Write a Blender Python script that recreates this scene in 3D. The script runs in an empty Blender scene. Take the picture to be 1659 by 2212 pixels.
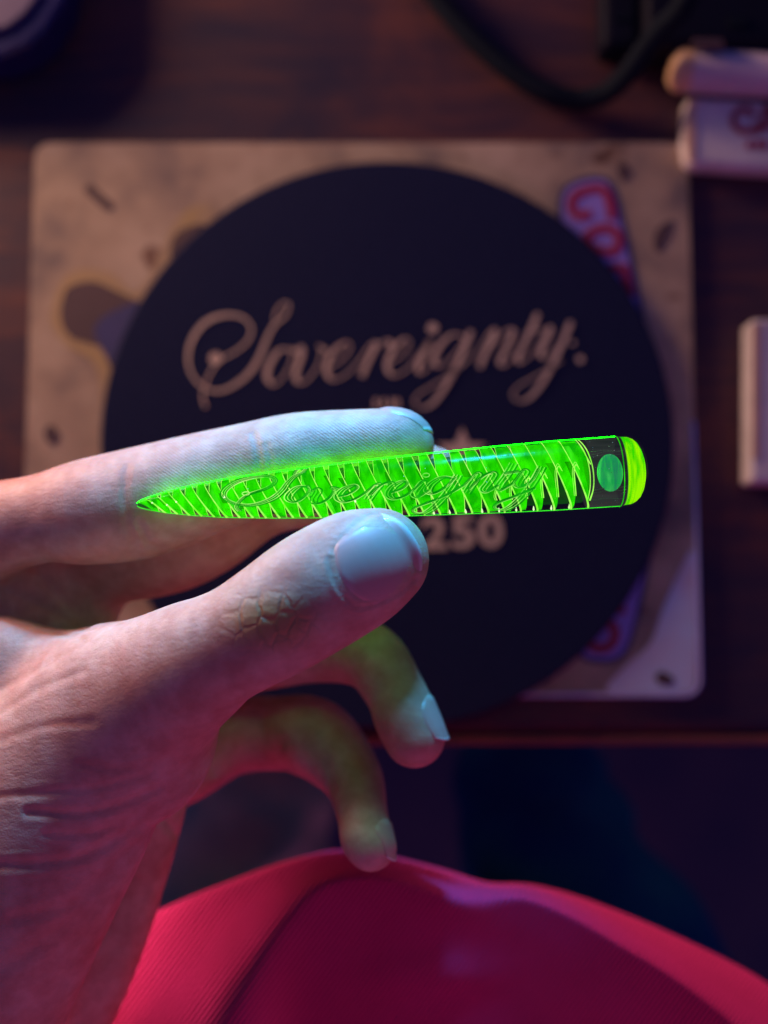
import bpy, bmesh, math, random
import numpy as np
from mathutils import Vector, Matrix
random.seed(7); np.random.seed(7)

# ------------------------------------------------------------------ camera
FPX = 2458.0                      # focal length in pixels of a 1659 x 2212 picture
TILT = math.radians(5.3)
CAM = np.array([0.0, -0.010, 0.375])
FWD = np.array([0, math.sin(TILT), -math.cos(TILT)])
UPV = np.array([0, math.cos(TILT), math.sin(TILT)])
RGT = np.array([1.0, 0, 0])
scene = bpy.context.scene
cam_data = bpy.data.cameras.new('camera')
cam_data.sensor_fit = 'VERTICAL'; cam_data.sensor_height = 36.0; cam_data.lens = 36.0 * FPX / 2212.0
cam_data.clip_start = 0.01; cam_data.clip_end = 20
cam_data.dof.use_dof = True; cam_data.dof.focus_distance = 0.244; cam_data.dof.aperture_fstop = 5.0
cam = bpy.data.objects.new('camera', cam_data)
cam.location = CAM.tolist(); cam.rotation_euler = (TILT, 0, 0)
scene.collection.objects.link(cam); scene.camera = cam

def C2W(p):                        # camera-frame millimetres -> world metres
    p = np.asarray(p, float) * 0.001
    return CAM + p[..., 0:1] * RGT + p[..., 1:2] * UPV - p[..., 2:3] * FWD
def PX(x, y, d):                   # picture position at a distance (mm) -> camera-frame mm
    return np.array([(x - 829.5) / FPX * d, (1106 - y) / FPX * d, -d])
def W(x, y, d): return C2W(PX(x, y, d))
def T(x, y, z=0.0):                # picture position -> point on a level plane z (metres)
    r = FWD + (x - 829.5) / FPX * RGT + (1106 - y) / FPX * UPV
    return CAM + r * ((z - CAM[2]) / r[2])

# ------------------------------------------------------------------ world and lamps
world = bpy.data.worlds.new('World'); scene.world = world; world.use_nodes = True
bg = world.node_tree.nodes['Background']
bg.inputs[0].default_value = (0.10, 0.11, 0.46, 1); bg.inputs[1].default_value = 0.36
scene.view_settings.view_transform = 'Standard'; scene.view_settings.look = 'None'
scene.view_settings.exposure = 0; scene.view_settings.gamma = 1
def lamp(name, kind, campos, target, energy, color, size=0.05, spot=None, blend=0.6):
    ld = bpy.data.lights.new(name, kind); ld.energy = energy; ld.color = color
    if kind == 'AREA': ld.size = size
    else: ld.shadow_soft_size = size
    if spot: ld.spot_size = math.radians(spot); ld.spot_blend = blend
    o = bpy.data.objects.new(name, ld); scene.collection.objects.link(o)
    a = Vector(C2W(campos)); b = Vector(C2W(target))
    o.location = a; o.rotation_euler = (b - a).to_track_quat('-Z', 'Y').to_euler()
    return o
lamp('ultraviolet_torch', 'SPOT', (15, 235, -222), (-20, 14, -246), 9.5, (0.05, 0.44, 1.0), 0.014, 36, 1.0)
lamp('pale_pink_desk_lamp', 'SPOT', (-235, 250, -209), (-90, -70, -250), 2.6, (0.95, 0.66, 0.78), 0.03, 42, 1.0)
lamp('warm_room_lamp', 'AREA', (-330, 330, -292), (30, 60, -375), 2.0, (1.0, 0.60, 0.40), 0.12)
lamp('pink_bounce_fill', 'AREA', (110, -330, -120), (-40, -30, -250), 0.18, (1.0, 0.09, 0.24), 0.16)  # added fill standing in for red light bounced off the shirt
lamp('low_pink_fill', 'SPOT', (-175, -92, -350), (-36, -130, -296), 1.3, (1.0, 0.35, 0.55), 0.02, 27, 0.6)  # added fill under the hand, brightens the left slope of the shirt
lamp('side_pink_fill', 'SPOT', (230, 80, -272), (62, -130, -297), 1.4, (1.0, 0.38, 0.52), 0.02, 34, 0.7)  # added fill from the right, lifts the pink on the shirt rim

# ------------------------------------------------------------------ helpers
def new_mat(name):
    m = bpy.data.materials.new(name); m.use_nodes = True
    return m, m.node_tree, m.node_tree.nodes['Principled BSDF']
def node(nt, kind, **kw):
    n = nt.nodes.new(kind)
    for k, v in kw.items():
        if k in n.inputs: n.inputs[k].default_value = v
        else: setattr(n, k, v)
    return n
def ramp(nt, src, stops):
    r = nt.nodes.new('ShaderNodeValToRGB'); e = r.color_ramp.elements
    while len(e) < len(stops): e.new(0.5)
    for el, (p, c) in zip(e, stops):
        el.position = p; el.color = (c[0], c[1], c[2], 1)
    nt.links.new(src, r.inputs[0]); return r.outputs[0]
def coords(nt, scale=1.0, kind='Object', rot=(0, 0, 0), sc=None):
    tc = nt.nodes.new('ShaderNodeTexCoord'); mp = nt.nodes.new('ShaderNodeMapping')
    mp.inputs['Scale'].default_value = sc or (scale,) * 3; mp.inputs['Rotation'].default_value = rot
    nt.links.new(tc.outputs[kind], mp.inputs[0]); return mp.outputs[0]
def bump(nt, src, strength, dist, prev=None):
    b = nt.nodes.new('ShaderNodeBump'); b.inputs['Strength'].default_value = strength
    b.inputs['Distance'].default_value = dist; nt.links.new(src, b.inputs['Height'])
    if prev: nt.links.new(prev, b.inputs['Normal'])
    return b.outputs[0]
def math_n(nt, op, a, b=None):
    n = nt.nodes.new('ShaderNodeMath'); n.operation = op
    for i, v in enumerate((a, b)):
        if v is None: continue
        if isinstance(v, (int, float)): n.inputs[i].default_value = v
        else: nt.links.new(v, n.inputs[i])
    return n.outputs[0]
def simple(name, col, rough=0.6, metal=0.0, noise=None, bmp=0.0, spec=0.5, scale=200, detail=6):
    m, nt, b = new_mat(name)
    b.inputs['Roughness'].default_value = rough; b.inputs['Metallic'].default_value = metal
    b.inputs['Specular IOR Level'].default_value = spec
    co = coords(nt, scale)
    n = node(nt, 'ShaderNodeTexNoise', Scale=1.0, Detail=float(detail)); nt.links.new(co, n.inputs['Vector'])
    c2 = noise or tuple(c * 0.8 for c in col)
    nt.links.new(ramp(nt, n.outputs['Fac'], [(0.32, col), (0.7, c2)]), b.inputs['Base Color'])
    if bmp: nt.links.new(bump(nt, n.outputs['Fac'], bmp, 0.001), b.inputs['Normal'])
    return m
def link_mesh(name, verts, faces, mats, parent=None, smooth=True, midx=None, origin=None):
    verts = np.asarray(verts, float)
    if parent is not None: o0 = np.array(parent.matrix_basis.translation) if origin is None else origin
    else: o0 = np.zeros(3) if origin is None else np.asarray(origin)
    me = bpy.data.meshes.new(name)
    me.from_pydata((verts - o0).tolist(), [], [tuple(int(i) for i in f) for f in faces])
    for m in (mats if isinstance(mats, (list, tuple)) else [mats]): me.materials.append(m)
    if midx is not None: me.polygons.foreach_set('material_index', np.asarray(midx, np.int32))
    me.polygons.foreach_set('use_smooth', [bool(smooth)] * len(me.polygons)); me.update()
    o = bpy.data.objects.new(name, me); scene.collection.objects.link(o)
    if parent is not None: o.parent = parent
    else: o.location = o0.tolist()
    return o
def tag(o, label=None, cat=None, group=None, kind=None):
    for k, v in (('label', label), ('category', cat), ('group', group), ('kind', kind)):
        if v: o[k] = v
    return o
def thing(name, loc, label, cat, group=None):
    o = bpy.data.objects.new(name, None); o.empty_display_size = 0.01
    o.location = tuple(float(v) for v in loc); scene.collection.objects.link(o)
    return tag(o, label, cat, group)
class MB:
    def __init__(s): s.v = []; s.f = []; s.m = []
    def add(s, v, f, mi=0):
        b = len(s.v); s.v += [list(map(float, p)) for p in v]
        s.f += [tuple(int(i) + b for i in q) for q in f]; s.m += [mi] * len(f)
    def tube(s, pts, rad, n=8, mi=0, cap=True):
        pts = np.asarray(pts, float); k = len(pts); rad = np.broadcast_to(np.asarray(rad, float), (k,))
        tan = np.gradient(pts, axis=0); tan /= np.linalg.norm(tan, axis=1)[:, None] + 1e-12
        ref = np.array([0.13, 0.21, 0.97]); v = []
        u = np.cross(ref, tan[0]); u /= np.linalg.norm(u) + 1e-12
        for i in range(k):
            u = u - tan[i] * np.dot(u, tan[i]); u /= np.linalg.norm(u) + 1e-12
            w = np.cross(tan[i], u)
            for j in range(n):
                a = 2 * math.pi * j / n; v.append(pts[i] + rad[i] * (math.cos(a) * u + math.sin(a) * w))
        f = [(i * n + j, i * n + (j + 1) % n, (i + 1) * n + (j + 1) % n, (i + 1) * n + j) for i in range(k - 1) for j in range(n)]
        if cap: f += [tuple(range(n))[::-1], tuple((k - 1) * n + j for j in range(n))]
        s.add(v, f, mi)
    def prism(s, poly, z0, z1, mi=0):     # level outline (xy metres) extruded in z
        n = len(poly); v = [(p[0], p[1], z0) for p in poly] + [(p[0], p[1], z1) for p in poly]
        s.add(v, [tuple(range(n))[::-1], tuple(range(n, 2 * n))] + [(i, (i + 1) % n, (i + 1) % n + n, i + n) for i in range(n)], mi)
    def build(s, name, mats, parent=None, smooth=True, origin=None):
        return link_mesh(name, s.v, s.f, mats, parent, smooth, s.m, origin)
def bevel(o, w, seg=3):
    m = o.modifiers.new('bevel', 'BEVEL'); m.width = w; m.segments = seg; m.limit_method = 'ANGLE'
    return o
def spline(pts, per=8, closed=False):
    P = np.asarray(pts, float); n = len(P); out = []
    for i in range(n if closed else n - 1):
        g = (lambda k: P[k % n]) if closed else (lambda k: P[min(max(k, 0), n - 1)])
        p0, p1, p2, p3 = g(i - 1), g(i), g(i + 1), g(i + 2)
        for t in np.linspace(0, 1, per, endpoint=False):
            out.append(0.5 * ((2 * p1) + (p2 - p0) * t + (2 * p0 - 5 * p1 + 4 * p2 - p3) * t * t + (3 * p1 - p0 - 3 * p2 + p3) * t ** 3))
    if not closed: out.append(P[-1])
    return np.array(out)
def rrect(x0, y0, x1, y1, r, n=8):
    out = []
    for cx, cy, a0 in ((x1 - r, y1 - r, 0), (x0 + r, y1 - r, 90), (x0 + r, y0 + r, 180), (x1 - r, y0 + r, 270)):
        for k in range(n + 1):
            a = math.radians(a0 + 90 * k / n); out.append((cx + r * math.cos(a), cy + r * math.sin(a)))
    return out

# ------------------------------------------------------------------ materials
# table wood
m, nt, b = new_mat('dark_wood'); M_WOOD = m
co = coords(nt, sc=(18, 26, 20)); n1 = node(nt, 'ShaderNodeTexNoise', Scale=1.0, Detail=5.0, Roughness=0.6, Distortion=0.6); nt.links.new(co, n1.inputs['Vector'])
co2 = coords(nt, sc=(18, 240, 60)); n2 = node(nt, 'ShaderNodeTexNoise', Scale=1.0, Detail=4.0); nt.links.new(co2, n2.inputs['Vector'])
mx = math_n(nt, 'ADD', math_n(nt, 'MULTIPLY', n1.outputs['Fac'], 0.7), math_n(nt, 'MULTIPLY', n2.outputs['Fac'], 0.3))
nt.links.new(ramp(nt, mx, [(0.36, (0.018, 0.008, 0.036)), (0.5, (0.054, 0.018, 0.034)), (0.64, (0.125, 0.036, 0.032))]), b.inputs['Base Color'])
b.inputs['Roughness'].default_value = 0.65
nt.links.new(bump(nt, n2.outputs['Fac'], 0.3, 0.0005), b.inputs['Normal'])
# parchment print
m, nt, b = new_mat('parchment_print'); M_PARCH = m
co = coords(nt, 34); n1 = node(nt, 'ShaderNodeTexNoise', Scale=1.0, Detail=3.0, Roughness=0.55); nt.links.new(co, n1.inputs['Vector'])
base = ramp(nt, n1.outputs['Fac'], [(0.34, (0.20, 0.15, 0.13)), (0.5, (0.42, 0.30, 0.20)), (0.66, (0.55, 0.41, 0.28))])
co = coords(nt, 62); n2 = node(nt, 'ShaderNodeTexNoise', Scale=1.0, Detail=2.0); nt.links.new(co, n2.inputs['Vector'])
spots = ramp(nt, n2.outputs['Fac'], [(0.66, (1, 1, 1)), (0.73, (0.38, 0.26, 0.24))])
mixn = node(nt, 'ShaderNodeMix'); mixn.data_type = 'RGBA'; mixn.blend_type = 'MULTIPLY'; mixn.inputs[0].default_value = 1.0
nt.links.new(base, mixn.inputs[6]); nt.links.new(spots, mixn.inputs[7]); nt.links.new(mixn.outputs[2], b.inputs['Base Color'])
b.inputs['Roughness'].default_value = 0.75
M_BLACKMAT = simple('black_rubber_fabric', (0.004, 0.008, 0.042), 0.85, noise=(0.012, 0.015, 0.058), bmp=0.3, scale=700, spec=0.2)
M_TAN = simple('tan_print', (0.74, 0.55, 0.40), 0.7, scale=900)
M_STAIN = simple('brown_stain_print', (0.10, 0.055, 0.06), 0.7, scale=60)
M_GLOWY = simple('ochre_print', (0.46, 0.31, 0.12), 0.7, noise=(0.42, 0.29, 0.19), scale=60)
M_NAVYP = simple('navy_print', (0.05, 0.045, 0.16), 0.7, scale=80)
M_LILAC = simple('lilac_print', (0.36, 0.25, 0.72), 0.6, scale=80)
M_REDP = simple('red_print', (0.42, 0.02, 0.05), 0.6, scale=80)
M_TORCHLIT = simple('torch_lit_print', (0.56, 0.66, 0.85), 0.6, noise=(0.60, 0.50, 0.60), scale=45, detail=3)  # bluish torch light on the mat corner, painted into the colour
M_PIPING = simple('lilac_edge_stitching', (0.50, 0.46, 0.90), 0.7, scale=600)
M_WHITECARD = simple('white_card', (0.74, 0.66, 0.66), 0.5, scale=60)
M_LILACCARD = simple('lilac_card', (0.66, 0.52, 0.60), 0.5, scale=60)
M_WARMLIT = simple('warm_lit_card_end', (0.80, 0.50, 0.30), 0.5, scale=60)  # warm light on the left ends of pale cards, painted as orange
M_BLACKPL = simple('black_plastic', (0.004, 0.004, 0.016), 0.7, scale=60, spec=0.15)
M_CABLE = simple('dark_cable_rubber', (0.006, 0.010, 0.020), 0.8, scale=200, spec=0.1)
M_NAVYPL = simple('navy_plastic', (0.015, 0.012, 0.11), 0.35, scale=60)
M_FLOOR = simple('dark_floor', (0.12, 0.05, 0.09), 0.8, noise=(0.20, 0.075, 0.10), scale=14)
M_DUSKL = simple('dusky_violet_lid', (0.10, 0.065, 0.16), 0.6, scale=60)
M_DUST = simple('white_dust', (0.8, 0.85, 0.9), 0.8, scale=10)

def cloth(name, c1, c2, scale):
    m, nt, b = new_mat(name)
    co = coords(nt, scale); n = node(nt, 'ShaderNodeTexNoise', Scale=1.0, Detail=5.0); nt.links.new(co, n.inputs['Vector'])
    nt.links.new(ramp(nt, n.outputs['Fac'], [(0.35, c1), (0.65, c2)]), b.inputs['Base Color'])
    b.inputs['Roughness'].default_value = 0.9; b.inputs['Specular IOR Level'].default_value = 0.15
    return m, nt, b
M_JEANS, nt, b = cloth('navy_trouser_cloth', (0.012, 0.07, 0.20), (0.03, 0.22, 0.22), 16)
M_JEANSLIT, nt, b = cloth('lit_green_grey_cloth', (0.35, 0.46, 0.32), (0.70, 0.80, 0.50), 22)  # paler than the other leg: light on this leg put into its colour
# ribbed shirt
M_SHIRT, nt, b = cloth('ribbed_crimson_cotton', (0.58, 0.026, 0.13), (0.68, 0.034, 0.165), 30)
uvn = nt.nodes.new('ShaderNodeUVMap'); uvn.uv_map = 'UVMap'
mp = nt.nodes.new('ShaderNodeMapping'); mp.inputs['Rotation'].default_value = (0, 0, math.radians(-36)); nt.links.new(uvn.outputs[0], mp.inputs[0])
wv = node(nt, 'ShaderNodeTexWave', Scale=13.0, Distortion=0.5, Detail=2.0); wv.inputs['Detail Scale'].default_value = 3.0
nt.links.new(mp.outputs[0], wv.inputs['Vector'])
nn = node(nt, 'ShaderNodeTexNoise', Scale=2600.0, Detail=3.0); nt.links.new(coords(nt, 1.0), nn.inputs['Vector'])
bb = bump(nt, wv.outputs['Fac'], 0.8, 0.0007)
bb = bump(nt, nn.outputs['Fac'], 0.35, 0.0003, bb); nt.links.new(bb, b.inputs['Normal'])
b.inputs['Sheen Weight'].default_value = 0.08; b.inputs['Sheen Tint'].default_value = (1, 0.3, 0.5, 1)

# skin
m, nt, b = new_mat('skin'); M_SKIN = m
co = coords(nt, 90); n1 = node(nt, 'ShaderNodeTexNoise', Scale=1.0, Detail=5.0, Roughness=0.6); nt.links.new(co, n1.inputs['Vector'])
basec = ramp(nt, n1.outputs['Fac'], [(0.3, (0.60, 0.30, 0.21)), (0.5, (0.68, 0.39, 0.28)), (0.72, (0.74, 0.47, 0.34))])
ak = nt.nodes.new('ShaderNodeAttribute'); ak.attribute_name = 'knuckle'
mk = node(nt, 'ShaderNodeMix'); mk.data_type = 'RGBA'; nt.links.new(math_n(nt, 'MULTIPLY', ak.outputs['Fac'], 0.85), mk.inputs[0])
n9 = node(nt, 'ShaderNodeTexNoise', Scale=1.0, Detail=3.0); nt.links.new(coords(nt, 260), n9.inputs['Vector'])
blot = node(nt, 'ShaderNodeTexNoise', Scale=1.0, Detail=4.0, Roughness=0.7); nt.links.new(coords(nt, 38), blot.inputs['Vector'])
mm1 = node(nt, 'ShaderNodeMix'); mm1.data_type = 'RGBA'; mm1.blend_type = 'MULTIPLY'; mm1.inputs[0].default_value = 1.0
nt.links.new(basec, mm1.inputs[6]); nt.links.new(ramp(nt, blot.outputs['Fac'], [(0.40, (1, 1, 1)), (0.62, (0.98, 0.76, 0.72))]), mm1.inputs[7])
mm2 = node(nt, 'ShaderNodeMix'); mm2.data_type = 'RGBA'; mm2.blend_type = 'MULTIPLY'; mm2.inputs[0].default_value = 1.0
nt.links.new(mm1.outputs[2], mm2.inputs[6]); nt.links.new(ramp(nt, n9.outputs['Fac'], [(0.35, (1.04, 1.04, 1.04)), (0.65, (0.90, 0.84, 0.82))]), mm2.inputs[7])
nt.links.new(mm2.outputs[2], mk.inputs[6]); mk.inputs[7].default_value = (0.50, 0.25, 0.07, 1)
nt.links.new(mk.outputs[2], b.inputs['Base Color'])
b.inputs['Roughness'].default_value = 0.5; b.inputs['Specular IOR Level'].default_value = 0.4
b.inputs['Subsurface Weight'].default_value = 0.35; b.inputs['Subsurface Radius'].default_value = (1.0, 0.28, 0.12)
b.inputs['Subsurface Scale'].default_value = 0.0022
# pores and fine lines
v1 = node(nt, 'ShaderNodeTexVoronoi', Scale=1.0); v1.feature = 'DISTANCE_TO_EDGE'
nt.links.new(coords(nt, sc=(1300, 900, 1100), rot=(0.2, 0.1, 0.55)), v1.inputs['Vector'])
n3 = node(nt, 'ShaderNodeTexNoise', Scale=1.0, Detail=6.0, Roughness=0.65); nt.links.new(coords(nt, sc=(420, 900, 600), rot=(0, 0, -0.55)), n3.inputs['Vector'])
f1 = math_n(nt, 'MINIMUM', v1.outputs['Distance'], 0.16)
bb = bump(nt, f1, 0.25, 0.0005)
bb = bump(nt, n3.outputs['Fac'], 0.28, 0.0006, bb)
# knuckle wrinkles
n4 = node(nt, 'ShaderNodeTexNoise', Scale=420.0, Detail=3.0); nt.links.new(coords(nt, 1.0), n4.inputs['Vector'])
add = nt.nodes.new('ShaderNodeMixRGB'); add.inputs[0].default_value = 0.42
nt.links.new(coords(nt, sc=(520, 360, 360), rot=(0, 0, 0.45)), add.inputs[1]); nt.links.new(n4.outputs['Color'], add.inputs[2])
v2 = node(nt, 'ShaderNodeTexVoronoi', Scale=1.0); v2.feature = 'DISTANCE_TO_EDGE'
nt.links.new(add.outputs[0], v2.inputs['Vector'])
f2 = math_n(nt, 'MULTIPLY', math_n(nt, 'MINIMUM', v2.outputs['Distance'], 0.14), ak.outputs['Fac'])
bb = bump(nt, f2, 0.9, 0.0022, bb)
# papillary ridges
ar = nt.nodes.new('ShaderNodeAttribute'); ar.attribute_name = 'ridge'
wr = node(nt, 'ShaderNodeTexWave', Scale=1.0, Distortion=7.0, Detail=1.0); wr.inputs['Detail Scale'].default_value = 0.10; wr.bands_direction = 'Y'
nt.links.new(coords(nt, sc=(520, 520, 520), rot=(0, 0, 0.62)), wr.inputs['Vector'])
f3 = math_n(nt, 'MULTIPLY', math_n(nt, 'MULTIPLY', wr.outputs['Fac'], ar.outputs['Fac']), ramp(nt, blot.outputs['Fac'], [(0.35, (0.25, 0.25, 0.25)), (0.6, (1, 1, 1))]))
bb = bump(nt, f3, 0.4, 0.00013, bb)
nt.links.new(bb, b.inputs['Normal'])
m, nt, b = new_mat('fingernail'); M_NAIL = m
n1 = node(nt, 'ShaderNodeTexNoise', Scale=1.0, Detail=3.0); nt.links.new(coords(nt, sc=(500, 200, 300), rot=(0, 0, -0.55)), n1.inputs['Vector'])
al = nt.nodes.new('ShaderNodeAttribute'); al.attribute_name = 'lunula'
nailc = ramp(nt, al.outputs['Fac'], [(0.0, (0.66, 0.31, 0.25)), (1.0, (0.80, 0.62, 0.52))])
nt.links.new(nailc, b.inputs['Base Color'])
b.inputs['Roughness'].default_value = 0.46; b.inputs['Specular IOR Level'].default_value = 0.7; b.inputs['Subsurface Weight'].default_value = 0.15; b.inputs['Subsurface Scale'].default_value = 0.0015
b.inputs['Coat Weight'].default_value = 0.15
nt.links.new(bump(nt, n1.outputs['Fac'], 0.05, 0.0003), b.inputs['Normal'])

# glass and fluorescing glass
m = bpy.data.materials.new('clear_glass_skin'); m.use_nodes = True; nt = m.node_tree; M_SHELL = m
for n in list(nt.nodes): nt.nodes.remove(n)
out = nt.nodes.new('ShaderNodeOutputMaterial'); tr = nt.nodes.new('ShaderNodeBsdfTransparent'); tr.inputs[0].default_value = (0.90, 0.97, 0.92, 1)
gl = nt.nodes.new('ShaderNodeBsdfGlossy'); gl.inputs['Roughness'].default_value = 0.16
fr = nt.nodes.new('ShaderNodeLayerWeight'); fr.inputs[0].default_value = 0.5; mxs = nt.nodes.new('ShaderNodeMixShader')
nz = node(nt, 'ShaderNodeTexNoise', Scale=160.0, Detail=3.0); nt.links.new(coords(nt, 1.0), nz.inputs['Vector'])
bn = bump(nt, nz.outputs['Fac'], 0.12, 0.001); nt.links.new(bn, gl.inputs['Normal']); nt.links.new(bn, fr.inputs['Normal'])
nt.links.new(math_n(nt, 'ADD', math_n(nt, 'MULTIPLY', math_n(nt, 'POWER', fr.outputs[1], 4.0), 0.20), 0.0015), mxs.inputs[0]); nt.links.new(tr.outputs[0], mxs.inputs[1]); nt.links.new(gl.outputs[0], mxs.inputs[2]); nt.links.new(mxs.outputs[0], out.inputs[0])
def glowmat(name, c1, c2, strength, scale=120, alpha=1.0, stretch=(1, 1, 1), lo=0.35, hi=0.65):
    m = bpy.data.materials.new(name); m.use_nodes = True; nt = m.node_tree
    for n in list(nt.nodes): nt.nodes.remove(n)
    out = nt.nodes.new('ShaderNodeOutputMaterial'); em = nt.nodes.new('ShaderNodeEmission'); em.inputs[1].default_value = strength
    nz = node(nt, 'ShaderNodeTexNoise', Scale=1.0, Detail=3.0, Distortion=0.4)
    nt.links.new(coords(nt, sc=tuple(scale * s for s in stretch), rot=(0, 0, -0.05)), nz.inputs['Vector'])
    nt.links.new(ramp(nt, nz.outputs['Fac'], [(lo, c1), (hi, c2)]), em.inputs[0])
    gl = nt.nodes.new('ShaderNodeBsdfGlossy'); gl.inputs['Roughness'].default_value = 0.15; gl.inputs[0].default_value = (0.001, 0.002, 0.001, 1)
    ad = nt.nodes.new('ShaderNodeAddShader'); nt.links.new(em.outputs[0], ad.inputs[0]); nt.links.new(gl.outputs[0], ad.inputs[1])
    last = ad.outputs[0]
    if alpha < 1:
        t = nt.nodes.new('ShaderNodeBsdfTransparent'); t.inputs[0].default_value = (0.6, 0.9, 0.55, 1); mxs = nt.nodes.new('ShaderNodeMixShader'); mxs.inputs[0].default_value = alpha
        nt.links.new(t.outputs[0], mxs.inputs[1]); nt.links.new(last, mxs.inputs[2]); last = mxs.outputs[0]
    nt.links.new(last, out.inputs[0]); return m
M_FIN = glowmat('fluorescing_green_glass', (0.004, 0.42, 0.0), (0.03, 0.88, 0.0), 1.12, 230, 1.0, (1.4, 0.5, 1))
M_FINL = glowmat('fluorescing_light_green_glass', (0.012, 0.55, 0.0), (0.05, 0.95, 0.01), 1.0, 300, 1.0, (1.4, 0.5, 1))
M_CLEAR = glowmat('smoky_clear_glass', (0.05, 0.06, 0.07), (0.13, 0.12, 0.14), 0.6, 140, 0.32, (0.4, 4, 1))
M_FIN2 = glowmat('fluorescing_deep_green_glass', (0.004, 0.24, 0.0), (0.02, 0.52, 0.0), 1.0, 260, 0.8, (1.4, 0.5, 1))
M_EDGE = glowmat('fluorescing_edge_line', (0.20, 1.0, 0.03), (0.50, 1.0, 0.16), 1.15, 400)
M_CORE = glowmat('faint_green_core', (0.004, 0.03, 0.008), (0.010, 0.11, 0.012), 1.0, 170, 0.45, (1, 0.6, 1))
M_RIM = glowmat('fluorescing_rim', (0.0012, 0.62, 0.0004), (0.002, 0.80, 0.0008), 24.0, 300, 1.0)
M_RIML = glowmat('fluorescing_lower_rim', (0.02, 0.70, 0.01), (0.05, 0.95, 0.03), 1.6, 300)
M_CAP = glowmat('fluorescing_end_lens', (0.03, 0.75, 0.0), (0.36, 1.0, 0.0), 1.0, 60, 0.95, (9, 1.2, 1), 0.42, 0.58)
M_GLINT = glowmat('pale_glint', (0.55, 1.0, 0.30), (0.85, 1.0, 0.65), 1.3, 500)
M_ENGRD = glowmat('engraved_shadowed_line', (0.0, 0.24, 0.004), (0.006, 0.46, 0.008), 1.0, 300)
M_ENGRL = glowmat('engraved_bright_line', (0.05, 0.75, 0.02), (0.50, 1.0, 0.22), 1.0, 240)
m, nt, b = new_mat('streaked_opal'); M_OPAL = m
w = node(nt, 'ShaderNodeTexNoise', Scale=1.0, Detail=3.0, Distortion=0.5); nt.links.new(coords(nt, sc=(900, 160, 300), rot=(0, 0, 0.85)), w.inputs['Vector'])
oc = ramp(nt, w.outputs['Fac'], [(0.35, (0.0, 0.26, 0.17)), (0.5, (0.0, 0.42, 0.12)), (0.65, (0.04, 0.60, 0.16))])
nt.links.new(oc, b.inputs['Base Color']); nt.links.new(oc, b.inputs['Emission Color']); b.inputs['Emission Strength'].default_value = 1.25
b.inputs['Roughness'].default_value = 0.3

# ------------------------------------------------------------------ floor, table
mb = MB(); mb.prism(rrect(-2, -2, 2, 2, 0.01, 2), -0.72, -0.70)
tag(mb.build('floor', M_FLOOR, smooth=False), kind='structure')
edge_y = T(830, 1588)[1]
mb = MB(); mb.prism([(-0.7, edge_y), (0.7, edge_y), (0.7, 0.62), (-0.7, 0.62)], -0.028, 0.0)
tab = thing('table', (0, edge_y + 0.3, -0.028), 'dark reddish brown wooden table under the mats, front edge below the round mat', 'table')
top = bevel(mb.build('table_top', M_WOOD, tab, False), 0.004, 3)
M_EDGEHI = simple('highlit_edge_wood', (0.30, 0.085, 0.05), 0.5, noise=(0.16, 0.05, 0.045), scale=40)  # warm highlight along the table edge, painted as lighter wood
mb = MB(); mb.prism([(-0.7, edge_y - 0.0032), (0.7, edge_y - 0.0032), (0.7, edge_y - 0.0001), (-0.7, edge_y - 0.0001)], -0.027, -0.0008); bevel(mb.build('edge_highlight_strip', M_EDGEHI, tab, False), 0.0012, 3)

# ------------------------------------------------------------------ rectangular mat with print
a0 = T(80, 315); a1 = T(1478, 1500)
c0 = T(1478, 330); c1 = T(1512, 1490); xr = (c0[0] + c1[0]) / 2; xl = T(80, 330)[0]; yt = T(800, 316)[1]; yb = T(1400, 1503)[1]
org = ((xl + xr) / 2, (yt + yb) / 2, 0)
mat = thing('desk_mat', org, 'rectangular parchment patterned mat with rounded corners lying flat under the round mat', 'mat')
mb = MB(); mb.prism(rrect(xl, yb, xr, yt, 0.0055), 0.0003, 0.0030); mb.build('mat_body', M_PARCH, mat, False)
mb = MB()
def band(poly, w, z):
    P = np.array(poly); n = len(P); c = P.mean(0)
    tn = np.roll(P, -1, 0) - np.roll(P, 1, 0); tn /= np.linalg.norm(tn, axis=1)[:, None] + 1e-9
    nm = np.stack([tn[:, 1], -tn[:, 0]], 1)
    q = P - nm * w
    v = [(p[0], p[1], z) for p in P] + [(p[0], p[1], z) for p in q]
    return v, [(i, (i + 1) % n, n + (i + 1) % n, n + i) for i in range(n)]
pl = rrect(xl, yb, xr, yt, 0.0055)
for i in range(len(pl)):
    pass
rim = [p for p in pl if p[0] > xl + 0.12 and (p[1] < yt - 0.06)]
rim = sorted(rim, key=lambda p: 0)
path = [(xl + 0.13, yb + 0.0005)] + [(xr - 0.0055 + 0.0052 * math.sin(math.radians(t)), yb + 0.0055 - 0.0052 * math.cos(math.radians(t))) for t in range(0, 91, 9)] + [(xr - 0.0004, yb + 0.09)]
mb.tube([(p[0], p[1], 0.0028) for p in path], 0.0007, 8); mb.build('edge_stitching', M_PIPING, mat)
def flat_poly(name, pts, mat_, parent, z, spl=True, per=5):
    P = spline(pts, per, True) if spl else np.array(pts, float)
    bm = bmesh.new(); vs = [bm.verts.new(T(x, y, z) - np.array(parent.location)) for x, y in P]
    f = bm.faces.new(vs); bmesh.ops.triangulate(bm, faces=[f]); bmesh.ops.recalc_face_normals(bm, faces=bm.faces)
    if sum(f.normal.z for f in bm.faces) < 0: bmesh.ops.reverse_faces(bm, faces=bm.faces)
    me = bpy.data.meshes.new(name); bm.to_mesh(me); bm.free(); me.materials.append(mat_)
    o = bpy.data.objects.new(name, me); scene.collection.objects.link(o); o.parent = parent; return o
Z = 0.0030
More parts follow.
